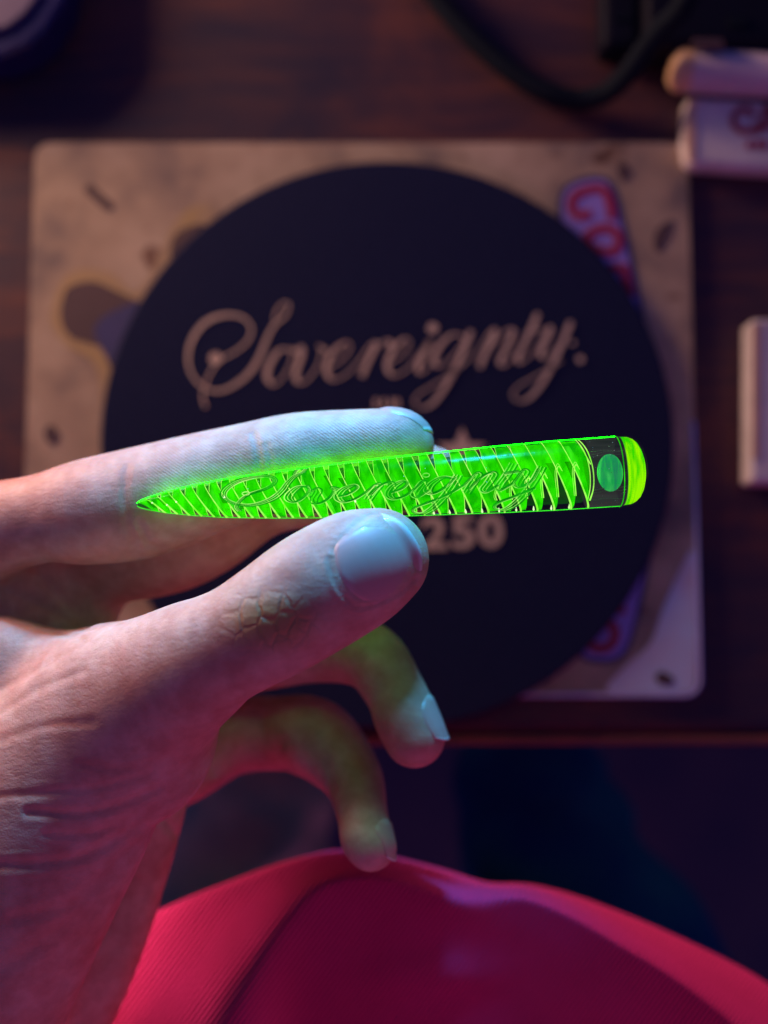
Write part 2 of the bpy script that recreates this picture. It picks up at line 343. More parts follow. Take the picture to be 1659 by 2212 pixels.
flat_poly('printed_glow', [(120, 640), (160, 585), (240, 590), (300, 630), (380, 480), (440, 440), (470, 480), (430, 560), (330, 700), (260, 780), (270, 900), (230, 1060), (210, 1050), (222, 900), (205, 790), (150, 750), (112, 700)], M_GLOWY, mat, Z + 0.0003)
flat_poly('puzzle_knob_print', [(135, 650), (150, 620), (200, 608), (250, 628), (300, 650), (360, 655), (360, 860), (245, 800), (228, 755), (190, 738), (150, 725), (132, 690)], M_STAIN, mat, Z + 0.0006)
flat_poly('puzzle_corner_print', [(372, 520), (395, 495), (440, 485), (470, 520), (400, 600), (370, 560)], M_STAIN, mat, Z + 0.0006)
flat_poly('puzzle_blue_print', [(205, 705), (250, 670), (320, 660), (330, 800), (250, 790), (215, 745)], M_NAVYP, mat, Z + 0.0009)
flat_poly('ink_stain', [(183, 410), (197, 398), (215, 415), (243, 440), (235, 455), (212, 440)], M_STAIN, mat, Z + 0.0003)
flat_poly('ink_stain', [(96, 930), (112, 918), (128, 938), (118, 960), (100, 952)], M_STAIN, mat, Z + 0.0003)
flat_poly('ink_stain', [(1335, 360), (1350, 352), (1362, 372), (1350, 392), (1340, 385)], M_STAIN, mat, Z + 0.0003)
flat_poly('ink_stain', [(1412, 520), (1425, 490), (1455, 475), (1450, 500), (1432, 535), (1420, 545)], M_STAIN, mat, Z + 0.0003)
flat_poly('torch_lit_corner', [(1310, 1493), (1350, 1440), (1405, 1390), (1430, 1320), (1470, 1230), (1500, 1190), (1503, 1330), (1503, 1470), (1480, 1495), (1400, 1496)], M_TORCHLIT, mat, Z + 0.0003, per=3)
flat_poly('ink_stain', [(1415, 1462), (1430, 1450), (1455, 1465), (1450, 1480), (1425, 1478)], M_STAIN, mat, Z + 0.0006)
ban = [(1208, 425), (1232, 392), (1290, 378), (1325, 398), (1345, 460), (1368, 560), (1392, 680), (1412, 800), (1425, 950), (1420, 1120), (1395, 1270), (1368, 1380), (1340, 1425), (1290, 1433), (1245, 1410), (1200, 1300), (1230, 900), (1200, 600), (1205, 480)]
flat_poly('banner_shadow_print', ban, M_NAVYP, mat, Z + 0.0003)
cb = np.array([1290, 900.0])
def shrink(pts, d):
    P = np.array(pts, float); t = np.roll(P, -1, 0) - np.roll(P, 1, 0); t /= np.linalg.norm(t, axis=1)[:, None]
    return P + np.stack([-t[:, 1], t[:, 0]], 1) * d
flat_poly('banner_print', shrink(ban, 10), M_LILAC, mat, Z + 0.0006)
def text_on(s, x, y, h, rotdeg, mat_, parent, z, sx=1.0, name='printed_letter', depth=0.0):
    cu = bpy.data.curves.new('tmp', 'FONT'); cu.body = s; cu.align_x = 'CENTER'; cu.align_y = 'CENTER'
    cu.size = 1.0; cu.offset = 0.03; cu.extrude = depth
    ob = bpy.data.objects.new('tmp', cu); scene.collection.objects.link(ob)
    me = bpy.data.meshes.new_from_object(ob.evaluated_get(bpy.context.evaluated_depsgraph_get()))
    bpy.data.objects.remove(ob); me.name = name; me.materials.clear(); me.materials.append(mat_)
    co = np.array([v.co[:] for v in me.vertices]); w = co.max(0) - co.min(0); co -= (co.max(0) + co.min(0)) / 2
    pxm = np.linalg.norm(T(x + 1, y, z) - T(x, y, z)); sc = h * pxm / w[1]
    co = co * [sc * sx, sc, 1.0]; a = math.radians(rotdeg)
    R = np.array([[math.cos(a), -math.sin(a), 0], [math.sin(a), math.cos(a), 0], [0, 0, 1]])
    co = co @ R.T + T(x, y, z) - np.array(parent.location)
    for v, c in zip(me.vertices, co): v.co = c
    o = bpy.data.objects.new(name, me); scene.collection.objects.link(o); o.parent = parent; return o
def thick(name, paths, width, mat_, parent, z):
    mb = MB()
    for ip, pts in enumerate(paths):
        P = spline(pts, 6); t = np.gradient(P, axis=0); t /= np.linalg.norm(t, axis=1)[:, None] + 1e-9; nr = np.stack([-t[:, 1], t[:, 0]], 1); k = len(P)
        v = [T(*(p + q * width / 2), z + ip * 0.0001) for p, q in zip(P, nr)] + [T(*(p - q * width / 2), z + ip * 0.0001) for p, q in zip(P, nr)]
        mb.add(v, [(i, i + 1, k + i + 1, k + i) for i in range(k - 1)])
    return mb.build(name, mat_, parent, False)
thick('printed_letter', [[(1322, 474), (1317, 440), (1306, 412), (1286, 407), (1256, 414), (1237, 430), (1236, 450), (1250, 466), (1277, 460)]], 19, M_REDP, mat, Z + 0.0009)
thick('printed_letter', [[(1279, 500), (1305, 492), (1328, 500), (1337, 522), (1326, 542), (1303, 542), (1280, 532), (1268, 512), (1279, 500)]], 19, M_REDP, mat, Z + 0.0009)
thick('printed_letter', [[(1316, 580), (1342, 576)], [(1346, 572), (1352, 598), (1364, 640)]], 20, M_REDP, mat, Z + 0.0009)
thick('printed_letter', [[(1336, 1296), (1344, 1326)]], 20, M_REDP, mat, Z + 0.0009)
thick('printed_letter', [[(1266, 1386), (1286, 1399), (1308, 1400), (1326, 1384), (1328, 1360), (1314, 1346), (1294, 1350), (1274, 1368), (1266, 1386)]], 21, M_REDP, mat, Z + 0.0009)
#text_on('G', 1274, 444, 92, -103, M_REDP, mat, Z + 0.0009, 0.85)
#text_on('O', 1312, 520, 92, -104, M_REDP, mat, Z + 0.0009, 0.75)
#text_on('F', 1336, 604, 92, -102, M_REDP, mat, Z + 0.0009, 0.9)
#text_on('D', 1352, 1300, 60, -72, M_REDP, mat, Z + 0.0009, 0.8)
#text_on('O', 1302, 1374, 86, -70, M_REDP, mat, Z + 0.0009, 0.85)

# ------------------------------------------------------------------ round mat with lettering
cc = T(836, 954); rr = 0.5 * (T(1445, 954)[0] - T(228, 954)[0])
zr0, zr1 = Z + 0.0012, Z + 0.0042
rmat = thing('round_mat', (cc[0], cc[1], zr0), 'round black mat with tan script lettering and a number, under the hand', 'mat')
mb = MB(); n = 128; prof = [(0, zr0), (rr - 0.0006, zr0), (rr, zr0 + 0.0006), (rr, zr1 - 0.0008), (rr - 0.0008, zr1), (0, zr1)]
v = []; 
for r_, z_ in prof:
    for k in range(n): v.append((cc[0] + max(r_, 1e-5) * math.cos(2 * math.pi * k / n), cc[1] + max(r_, 1e-5) * math.sin(2 * math.pi * k / n), z_))
mb.add(v, [(i * n + k, i * n + (k + 1) % n, (i + 1) * n + (k + 1) % n, (i + 1) * n + k) for i in range(len(prof) - 1) for k in range(n)])
mb.build('mat_disc', M_BLACKMAT, rmat, False)

# script strokes: (mode, points) in one lettering plane; mode 'd' = thick on the way down, 'a' = thick both ways
SCRIPT = {
 'S': [('s', [(412, 122), (422, 84), (446, 58), (466, 66), (452, 104), (414, 136), (384, 190), (360, 250), (322, 312), (264, 360), (200, 382), (135, 355), (97, 290), (102, 210), (150, 135), (220, 103), (290, 108), (326, 145), (318, 190), (278, 230), (222, 262), (184, 300), (160, 350), (148, 400), (160, 442)]), ('o', [(195, 262), 22])],
 'o': [('d', [(472, 228), (430, 232), (392, 288), (386, 332), (410, 358), (446, 328), (478, 262), (468, 228), (500, 240)])],
 'v': [('d', [(488, 240), (510, 218), (512, 250), (492, 310), (496, 345), (524, 348), (566, 300), (586, 240), (574, 215), (604, 236)])],
 'e': [('d', [(604, 296), (655, 272), (692, 225), (676, 203), (628, 238), (604, 300), (626, 340), (672, 324), (722, 274)])],
 'r': [('d', [(722, 274), (772, 208), (786, 214), (760, 268), (734, 328)]), ('d', [(748, 290), (786, 226), (822, 196), (840, 206), (836, 222)])],
 'e2': [('d', [(836, 276), (884, 250), (912, 208), (892, 190), (848, 232), (828, 290), (850, 324), (898, 304), (946, 248)])],
 'i': [('d', [(946, 248), (986, 192), (966, 236), (942, 292), (956, 314), (1004, 266)]), ('o', [(996, 150), 19])],
 'g': [('d', [(1118, 186), (1072, 172), (1022, 214), (1000, 268), (1024, 290), (1076, 248), (1126, 176)]), ('d', [(1138, 160), (1104, 244), (1062, 330), (1010, 412), (966, 444), (930, 428), (938, 398), (990, 364), (1072, 312), (1160, 236)])],
 'n': [('d', [(1160, 236), (1212, 160), (1224, 166), (1196, 230), (1168, 294)]), ('d', [(1178, 270), (1232, 192), (1274, 156), (1292, 166), (1266, 226), (1244, 272), (1262, 286), (1310, 242)])],
 't': [('d', [(1384, 96), (1348, 178), (1312, 250), (1322, 276), (1376, 232)]), ('a', [(1336, 166), (1404, 152)])],
 'y': [('d', [(1376, 232), (1420, 150), (1430, 160), (1404, 214), (1394, 248), (1414, 258), (1460, 214), (1492, 140)]), ('d', [(1506, 126), (1464, 226), (1412, 330), (1362, 398), (1320, 420), (1290, 398), (1312, 364), (1378, 326), (1470, 270)])],
 'dot': [('o', [(1540, 265), 13])], 'tick': [('o', [(1512, 205), 9])],
}
def stroke_outline(mode, pts, wmin=6, wmax=20, per=7):
    P = spline(pts, per); t = np.gradient(P, axis=0); t /= np.linalg.norm(t, axis=1)[:, None] + 1e-9
    k = np.abs(t[:, 1]) if mode == 'a' else np.clip(t[:, 1], 0, 1)
    k = np.convolve(np.pad(k, 2, 'edge'), np.ones(5) / 5, 'valid')
    if mode == 's':
        k = np.interp(np.linspace(0, 1, len(P)), [0, .10, .16, .26, .33, .42, .48, .54, .60, .68, .76, .84, .90, 1], [.1, .12, .25, .65, .80, .45, .35, .7, .8, .35, .35, .2, .2, .35])
    w = wmin + (wmax - wmin) * k ** 1.3
    nrm = np.stack([-t[:, 1], t[:, 0]], 1)
    return P, nrm, w
zt = zr1 + 0.0003
kk = 0
for key, strokes in SCRIPT.items():
    mb = MB()
    for mode, pts in strokes:
        f = lambda q: T(351 + q[0] * 0.5859, 621 + q[1] * 0.5859, zt + kk * 0.00002)
        kk += 1
        if mode == 'o':
            c, r_ = pts; ring = [f((c[0] + r_ * math.cos(a), c[1] + r_ * math.sin(a))) for a in np.linspace(0, 2 * math.pi, 24, endpoint=False)]
            mb.add(ring, [tuple(range(24))[::-1]])
        else:
            P, nr, w_ = stroke_outline(mode, pts)
            v = [f(p + q * ww / 2) for p, q, ww in zip(P, nr, w_)] + [f(p - q * ww / 2) for p, q, ww in zip(P, nr, w_)]
            k = len(P); mb.add(v, [(i, i + 1, k + i + 1, k + i) for i in range(k - 1)])
    mb.build('script_mark' if key in ('dot', 'tick') else 'script_letter', M_TAN, rmat, False)
text_on('2', 938, 1152, 72, 1.5, M_TAN, rmat, zt, 1.15, 'printed_digit')
text_on('5', 1000, 1150, 72, 1.5, M_TAN, rmat, zt, 1.15, 'printed_digit')
text_on('0', 1060, 1147, 72, 1.5, M_TAN, rmat, zt, 1.15, 'printed_digit')
star = []
for k in range(10):
    a = math.radians(90 + 36 * k); r_ = (52, 22)[k % 2]; star.append((998 + r_ * 1.1 * math.cos(a), 975 - r_ * math.sin(a)))
flat_poly('star_print', star, M_TAN, rmat, zt, False)
for x_ in (812, 828, 846, 858):
    flat_poly('small_print_mark', [(x_ - 4, 862), (x_ + 4, 861), (x_ + 4, 880), (x_ - 4, 881)], M_TAN, rmat, zt, False)

# ------------------------------------------------------------------ things on the table
def roundbar(mb, p0, p1, ry, rz, n=20, mi=0, bulge=0.0):
    p0 = np.array(p0); p1 = np.array(p1); ax = (p1 - p0) / np.linalg.norm(p1 - p0); sd = np.array([-ax[1], ax[0], 0])
    v = []; L = np.linalg.norm(p1 - p0); ss = [(-0.003, 0.6), (-0.0015, 0.88), (0, 1.0), (L, 1.0)]
    for s_, q in ss:
        for k in range(n):
            a = 2 * math.pi * k / n; v.append(p0 + ax * s_ + sd * ry * q * math.cos(a) + np.array([0, 0, rz * q * math.sin(a)]))
    mb.add(v, [(i * n + k, i * n + (k + 1) % n, (i + 1) * n + (k + 1) % n, (i + 1) * n + k) for i in range(len(ss) - 1) for k in range(n)] + [tuple(range(n))[::-1]], mi)
bz = 0.009
pk = thing('paper_box', T(1600, 285), 'white card box with red lettering at the right edge beside the mat', 'box')
P0 = [T(1484, 205, bz), T(1476, 300, bz), T(1484, 350, bz), T(1500, 356, bz), T(2000, 388, bz), T(2000, 235, bz)]
mb = MB(); mb.prism([(p[0], p[1]) for p in P0][::-1], 0.0005, bz); bevel(mb.build('carton', M_WHITECARD, pk, False), 0.0025, 4)
mb = MB(); e = [T(1487, 215, bz), T(1478, 300, bz), T(1486, 348, bz), T(1500, 352, bz), T(1502, 215, bz)]
mb.prism([(p[0], p[1]) for p in e][::-1], bz + 0.0002, bz + 0.0006); mb.build('warm_lit_end', M_WARMLIT, pk, False)  # painted warm light on the left end of the box
thick('printed_letter', [[(1628, 252), (1618, 238), (1600, 237), (1586, 250), (1586, 268), (1598, 282), (1618, 283), (1634, 274)]], 14, M_REDP, pk, bz + 0.0004)
thick('printed_letter', [[(1636, 290), (1656, 236), (1664, 236), (1684, 290)], [(1646, 272), (1676, 272)]], 14, M_REDP, pk, bz + 0.0004)
mb = MB()
for x_ in (1618, 1636, 1652): mb.prism([(p[0], p[1]) for p in (T(x_ - 7, 322, bz), T(x_ + 6, 322, bz), T(x_ + 7, 304, bz), T(x_ - 5, 306, bz))], bz + 0.0001, bz + 0.0004)
mb.build('small_red_print', M_REDP, pk, False)
rl = thing('paper_roll', T(1600, 155, 0.02), 'lilac white rolled tube with an orange lit end lying behind the white box', 'roll')
mb = MB(); roundbar(mb, T(1478, 152, 0.012), T(2000, 182, 0.012), 0.0072, 0.0072)
mb.build('tube_wall', M_LILACCARD, rl)
mb = MB(); a_ = T(1466, 151, 0.012); b_ = T(1488, 153, 0.012); roundbar(mb, a_, b_, 0.0073, 0.0073); mb.build('tube_end', M_WARMLIT, rl)  # tube end coloured as warm-lit
cd = thing('white_card_box', T(1660, 865), 'pale card packet standing at the right edge, level with the script lettering', 'box')
mb = MB(); q = [T(1624, 688, 0.012), T(1622, 1042, 0.012), T(1900, 1048, 0.012), T(1900, 684, 0.012)]
mb.prism([(p[0], p[1]) for p in q], 0.0005, 0.012); bevel(mb.build('packet', M_WHITECARD, cd, False), 0.0015, 3)
mb = MB(); q = [T(1626, 700, 0.0124), T(1625, 990, 0.0124), T(1640, 990, 0.0124), T(1642, 700, 0.0124)]
mb.prism([(p[0], p[1]) for p in q], 0.0121, 0.0124); mb.build('warm_lit_side', M_WARMLIT, cd, False)  # painted warm light along the left side of the packet
dv = thing('black_device', T(1540, 30), 'black plastic device with small ports at the upper right corner', 'device')
mb = MB(); q = [T(1395, 96, 0.02), T(1395, -120, 0.02), T(1900, -120, 0.02), T(1900, 100, 0.02)]
mb.prism([(p[0], p[1]) for p in q][::-1], 0.0005, 0.02); bevel(mb.build('casing', M_BLACKPL, dv, False), 0.003, 3)
mb = MB(); q = [T(1495, 98, 0.022), T(1500, 82, 0.022), T(1560, 84, 0.022), T(1565, 100, 0.022)]; mb.prism([(p[0], p[1]) for p in q][::-1], 0.019, 0.022); mb.build('brown_tab', M_STAIN, dv, False)
mb = MB(); q = [T(1575, 55, 0.021), T(1575, 36, 0.021), T(1612, 36, 0.021), T(1612, 55, 0.021)]; mb.prism([(p[0], p[1]) for p in q][::-1], 0.02, 0.021); mb.build('port', M_CABLE, dv, False)
ad = thing('power_adapter', T(1350, 40), 'small black block with a cable beside it, left of the black device', 'adapter')
mb = MB(); q = [T(1300, 102, 0.014), T(1300, -100, 0.014), T(1388, -100, 0.014), T(1388, 102, 0.014)]
mb.prism([(p[0], p[1]) for p in q][::-1], 0.0005, 0.014); bevel(mb.build('block', M_BLACKPL, ad, False), 0.003, 3)
mb = MB(); q = [T(1325, 42, 0.0146), T(1325, 34, 0.0146), T(1365, 34, 0.0146), T(1365, 42, 0.0146)]; mb.prism([(p[0], p[1]) for p in q][::-1], 0.014, 0.0146); mb.build('embossed_line', M_CABLE, ad, False)
path = [(880, -80), (930, -20), (985, 45), (1050, 110), (1120, 165), (1190, 203), (1255, 215), (1310, 200), (1355, 160), (1395, 105), (1430, 60), (1470, 20), (1500, -40)]
cp = spline([T(x, y, 0.006 + max(0, (x - 1290)) * 0.00016) for x, y in path], 6)
mb = MB(); mb.tube(cp, 0.0036, 12, 0); cb_ = mb.build('cable', M_CABLE, origin=T(1250, 215))
tag(cb_, 'thick dark cable looping down from the top edge towards the black device', 'cable')
# small case, upper left
cs = thing('small_case', T(20, 10), 'lilac topped case with a navy rim, cut off by the upper left corner', 'case')
outl = [(-300, -300), (150, -300), (148, -40), (138, 0), (100, 60), (60, 95), (0, 122), (-300, 130)]
def prism_px(name, pts, z0, z1, mat_, par, bv=0.002, per=4):
    P = [T(x, y, z1) for x, y in spline(pts, per, True)] if per else [T(x, y, z1) for x, y in pts]
    mb = MB(); P = [(p[0], p[1]) for p in P]
    ar = sum(P[i][0] * P[(i + 1) % len(P)][1] - P[(i + 1) % len(P)][0] * P[i][1] for i in range(len(P)))
    mb.prism(P if ar > 0 else P[::-1], z0, z1); return bevel(mb.build(name, mat_, par, False), bv, 3)
prism_px('rim', outl, 0.0005, 0.018, M_NAVYPL, cs, 0.002, 0)
prism_px('lid', [(-320, -300), (100, -300), (95, -60), (85, -10), (55, 30), (20, 58), (-30, 75), (-320, 80)], 0.0175, 0.020, M_DUSKL, cs, 0.002, 0)

# ------------------------------------------------------------------ person: hand built as one continuous surface
def UN(u, n): return (0.848 * u + 0.53 * n, -0.53 * u + 0.848 * n)
def chain(pts, per=6):             # (x, y, r) in picture pixels and distance d in mm -> camera-frame centres and radii
    A = []
    for x, y, r, d in pts:
        p = PX(x, y, d); A.append([p[0], p[1], p[2], r / FPX * d])
    return spline(A, per)
TH = []
for u, n_, r, d in [(52, 1457, 104, 240), (0, 1451, 122, 238), (-60, 1448, 127, 237), (-120, 1447, 127, 236), (-200, 1449, 122, 236), (-285, 1446, 115, 237),
                    (-354, 1440, 119, 239), (-409, 1438, 132, 242), (-500, 1440, 153, 247), (-600, 1446, 188, 254)]:
    x, y = UN(u, n_); TH.append((x, y, r, d))
THUMB = chain(TH)
PALM = [chain([(265, 1600, 190, 256), (170, 1640, 214, 256), (95, 1760, 232, 257), (28, 1900, 232, 258), (-35, 2050, 226, 259), (-100, 2200, 226, 260), (-170, 2400, 226, 262)]),
        chain([(340, 1700, 70, 282), (300, 1760, 96, 283), (262, 1880, 100, 283), (214, 1990, 112, 281), (150, 2110, 128, 278), (60, 2260, 140, 276), (-20, 2400, 150, 275)]),
        chain([(-150, 1250, 130, 280), (0, 1290, 130, 284), (130, 1300, 118, 288), (205, 1272, 66, 292)]),
        chain([(-100, 1350, 190, 285), (80, 1500, 190, 285), (180, 1700, 170, 285)]),
        chain([(0, 1440, 110, 262), (150, 1480, 110, 262), (260, 1500, 110, 258)])]
INDEX = chain([(-240, 1230, 118, 276), (-80, 1165, 112, 270), (80, 1122, 96, 266), (190, 1106, 114, 265), (305, 1086, 121, 265), (440, 1046, 112, 264), (540, 1018, 105, 263),
               (640, 992, 100, 262), (750, 975, 90, 262), (842, 966, 83, 262), (868, 962, 70, 262)])
MIDDLE = chain([(-100, 1260, 110, 292), (150, 1215, 98, 288), (335, 1193, 97, 285), (440, 1150, 98, 282), (560, 1072, 92, 279), (700, 1045, 86, 277), (850, 1028, 82, 275), (932, 1036, 72, 275)])
RING = chain([(100, 1450, 90, 302), (350, 1455, 78, 300), (560, 1408, 84, 293), (700, 1396, 78, 288), (798, 1418, 73, 281), (852, 1492, 66, 276), (876, 1550, 69, 273), (895, 1591, 67, 272)])
PINKY = chain([(300, 1700, 84, 292), (400, 1650, 82, 298), (495, 1592, 83, 302), (600, 1584, 79, 301), (682, 1596, 86, 294), (758, 1674, 66, 284), (781, 1752, 56, 275), (791, 1808, 57, 270), (801, 1830, 52, 268)])
FLAT = {'t': 0.80, 'p': 0.72, 'f': 0.95}
def seg_field(G, A, k0, k1, sz):
    pa, ra = A[k0, :3], A[k0, 3]; pb, rb = A[k1, :3], A[k1, 3]
    X, Y, Zc = G
    s = np.array([1, 1, 1 / sz]); ab = (pb - pa) * s; L2 = ab @ ab + 1e-9
    px, py, pz = X - pa[0], Y - pa[1], (Zc - pa[2]) / sz
    t = np.clip((px * ab[0] + py * ab[1] + pz * ab[2]) / L2, 0, 1)
    return np.sqrt((px - t * ab[0]) ** 2 + (py - t * ab[1]) ** 2 + (pz - t * ab[2]) ** 2) - (ra + (rb - ra) * t)
def chain_pts(P, A, sz):
    P = np.asarray(P); d = np.full(len(P), 1e9)
    for k in range(len(A) - 1): d = np.minimum(d, seg_field((P[:, 0], P[:, 1], P[:, 2]), A, k, k + 1, sz))
    return d
VX = 0.62
lo = np.array([-112.0, -136.0, -325.0]); hi = np.array([24.0, 32.0, -222.0])
nx, ny, nz_ = (np.ceil((hi - lo) / VX)).astype(int)
gx = (lo[0] + VX * np.arange(nx)).astype(np.float32); gy = (lo[1] + VX * np.arange(ny)).astype(np.float32); gz = (lo[2] + VX * np.arange(nz_)).astype(np.float32)
BIG = 9.0
def field_of(chains, sz, k_in):
    F = np.full((nx, ny, nz_), BIG, np.float32)
    for A in chains:
        D = np.full((nx, ny, nz_), BIG, np.float32) if k_in else F
        for k in range(len(A) - 1):
            r = max(A[k, 3], A[k + 1, 3]) + 7.5
            l = np.minimum(A[k, :3], A[k + 1, :3]) - r; h = np.maximum(A[k, :3], A[k + 1, :3]) + r
            i0 = np.clip(np.floor((l - lo) / VX).astype(int), 0, [nx, ny, nz_]); i1 = np.clip(np.ceil((h - lo) / VX).astype(int) + 1, 0, [nx, ny, nz_])
            if (i1 <= i0).any(): continue
            sl = tuple(slice(a, b_) for a, b_ in zip(i0, i1))
            d = seg_field((gx[sl[0]][:, None, None], gy[sl[1]][None, :, None], gz[sl[2]][None, None, :]), A.astype(np.float32), k, k + 1, np.float32(sz))
            D[sl] = np.minimum(D[sl], d)
        if k_in: F = smin(F, D, k_in)
    return F
def smin(a, b_, k):
    h = np.maximum(k - np.abs(a - b_), 0) / k
    return np.minimum(a, b_) - h * h * k * 0.25
F = field_of(PALM, FLAT['p'], 7.0)
thumbF = field_of([THUMB], FLAT['t'], 0)
base = smin(F, thumbF, 9.0)
res = base
for ch in (INDEX, MIDDLE, RING, PINKY):
    res = np.minimum(res, smin(F, field_of([ch], FLAT['f'], 0), 4.5))
F = res; del res, base, thumbF
F[0], F[-1] = 1, 1; F[:, 0] = 1; F[:, -1] = 1; F[:, :, 0] = 1; F[:, :, -1] = 1     # close where the field box ends
def surface_nets(F):
    S = F < 0
    nxc, nyc, nzc = np.array(F.shape) - 1
    cnt = np.zeros((nxc, nyc, nzc), np.int8)
    for a in (0, 1):
        for b_ in (0, 1):
            for c in (0, 1): cnt += S[a:a + nxc, b_:b_ + nyc, c:c + nzc]
    act = (cnt > 0) & (cnt < 8); idx = -np.ones(act.shape, np.int64); I = np.argwhere(act); idx[act] = np.arange(len(I))
    acc = np.zeros((len(I), 3)); num = np.zeros(len(I))
    cor = [(a, b_, c) for a in (0, 1) for b_ in (0, 1) for c in (0, 1)]
    for p in cor:
        for ax in range(3):
            if p[ax]: continue
            q = list(p); q[ax] = 1
            f0 = F[I[:, 0] + p[0], I[:, 1] + p[1], I[:, 2] + p[2]]; f1 = F[I[:, 0] + q[0], I[:, 1] + q[1], I[:, 2] + q[2]]
            m_ = (f0 < 0) != (f1 < 0); t = np.where(m_, f0 / np.where(m_, f0 - f1, 1), 0)
            pos = np.tile(np.array(p, float), (len(I), 1)); pos[:, ax] = t
            acc[m_] += pos[m_]; num[m_] += 1
    V = I + acc / num[:, None]
    faces = []
    for ax in range(3):
        u, v_ = [(1, 2), (2, 0), (0, 1)][ax]
        s0 = [slice(None)] * 3; s1 = [slice(None)] * 3; s0[ax] = slice(0, -1); s1[ax] = slice(1, None)
        ch = S[tuple(s0)] != S[tuple(s1)]; E = np.argwhere(ch)
        E = E[(E[:, u] > 0) & (E[:, v_] > 0) & (E[:, u] < F.shape[u] - 1) & (E[:, v_] < F.shape[v_] - 1)]
        ins = S[E[:, 0], E[:, 1], E[:, 2]]
        def g(du, dv):
            Q = E.copy(); Q[:, u] -= du; Q[:, v_] -= dv; return idx[Q[:, 0], Q[:, 1], Q[:, 2]]
        q = np.stack([g(1, 1), g(0, 1), g(0, 0), g(1, 0)], 1)
        q[~ins] = q[~ins][:, ::-1]; faces.append(q)
    return V, np.concatenate(faces)
V, Q = surface_nets(F)
V = lo + V * VX
e = np.concatenate([Q[:, [0, 1]], Q[:, [1, 2]], Q[:, [2, 3]], Q[:, [3, 0]]])
def smooth_v(V, it=2):
    for _ in range(it):
        acc = np.zeros_like(V); c = np.zeros(len(V))
        for a, b_ in ((0, 1), (1, 0)):
            for k in range(3): acc[:, k] += np.bincount(e[:, a], V[e[:, b_], k], len(V))
            c += np.bincount(e[:, a], minlength=len(V))
        V = V * 0.4 + acc / c[:, None] * 0.6
    return V
V = smooth_v(V, 3)
def vnormals(V):
    fn = np.cross(V[Q[:, 2]] - V[Q[:, 0]], V[Q[:, 3]] - V[Q[:, 1]]); N = np.zeros_like(V)
    for k in range(4):
        for c in range(3): N[:, c] += np.bincount(Q[:, k], fn[:, c], len(V))
    return N / (np.linalg.norm(N, axis=1)[:, None] + 1e-12)
N = vnormals(V)
pxy = np.stack([829.5 + V[:, 0] / -V[:, 2] * FPX, 1106 - V[:, 1] / -V[:, 2] * FPX], 1); dep = -V[:, 2]
def seg_dist(P, line):
    d = np.full(len(P), 1e9); line = spline(line, 5)
    for a, b_ in zip(line[:-1], line[1:]):
        ab = b_ - a; t = np.clip(((P - a) @ ab) / (ab @ ab + 1e-9), 0, 1); d = np.minimum(d, np.linalg.norm(P - a - t[:, None] * ab, axis=1))
    return d
front = N[:, 2] > -0.1
disp = np.zeros(len(V))
def carve(line, w, amp, dmin=0, dmax=999, taper=True):
    L = np.array(line, float); bb0 = L.min(0) - 6 * w; bb1 = L.max(0) + 6 * w
    s_ = front & (dep > dmin) & (dep < dmax) & (pxy > bb0).all(1) & (pxy < bb1).all(1)
    k = np.where(s_)[0]
    if not len(k): return
    d = seg_dist(pxy[k], line)
    disp[k] -= 0.6 * amp * np.exp(-(d / (1.25 * w)) ** 2) - 0.10 * amp * np.exp(-((d - 2.0 * w) / (1.1 * w)) ** 2)
# wrist and thenar folds
for ln, w_, a_ in [([(173, 1652), (278, 1661), (365, 1639)], 8, 0.35), ([(62, 1754), (186, 1757), (260, 1738), (346, 1704)], 8, 0.9), ([(0, 1720), (100, 1712), (220, 1700), (330, 1668)], 7, 0.4),
                   ([(0, 1868), (120, 1862), (204, 1840), (297, 1785)], 9, 0.8), ([(100, 1802), (200, 1800), (290, 1768)], 7, 0.5),
                   ([(30, 1985), (155, 1952), (240, 1880), (285, 1830)], 12, 0.7), ([(-20, 2110), (100, 2030), (190, 1960)], 14, 0.5), ([(0, 1490), (90, 1440), (190, 1385)], 7, 0.45), ([(0, 1540), (80, 1490), (180, 1450)], 8, 0.35), ([(0, 1600), (90, 1570), (200, 1560)], 8, 0.3)]:
    carve(ln, w_, a_, 0, 272)
# finger creases
carve([(548, 940), (556, 965), (560, 1000), (556, 1030)], 6, 0.45, 250, 275)
carve([(575, 960), (582, 990), (580, 1020)], 5, 0.3, 250, 275)
carve([(275, 1010), (268, 1060), (272, 1110), (285, 1160), (300, 1200)], 7, 0.3, 248, 275)
carve([(300, 1130), (320, 1165), (345, 1185)], 7, 0.5, 248, 275)
carve([(760, 905), (775, 930), (785, 960)], 5, 0.15, 250, 275)
carve([(0, 1270), (90, 1310), (200, 1368)], 10, 0.8, 250, 300); carve([(0, 1190), (70, 1230), (140, 1300), (190, 1350)], 10, 0.7, 262, 300)
carve([(0, 1330), (80, 1350), (170, 1375)], 9, 0.8, 240, 300)
carve([(612, 1600), (600, 1630), (618, 1660)], 8, 0.5, 270, 330); carve([(706, 1640), (715, 1680), (722, 1710)], 7, 0.4, 270, 330)
carve([(458, 1580), (462, 1620), (460, 1668)], 9, 0.8, 275, 330); carve([(345, 1745), (370, 1790), (392, 1810)], 9, 0.8, 270, 330)
# thumb knuckle folds
for ln in [[(502, 1332), (512, 1364), (525, 1387)], [(525, 1319), (562, 1323), (589, 1342)], [(571, 1332), (584, 1360), (589, 1383), (603, 1405)], [(530, 1346), (562, 1337), (595, 1345)],
           [(543, 1360), (584, 1364), (616, 1355)], [(556, 1310), (598, 1312), (625, 1330)], [(604, 1330), (612, 1360), (622, 1385)], [(520, 1352), (548, 1375), (560, 1400)]]:
    carve(ln, 3.4, 0.10, 0, 245)
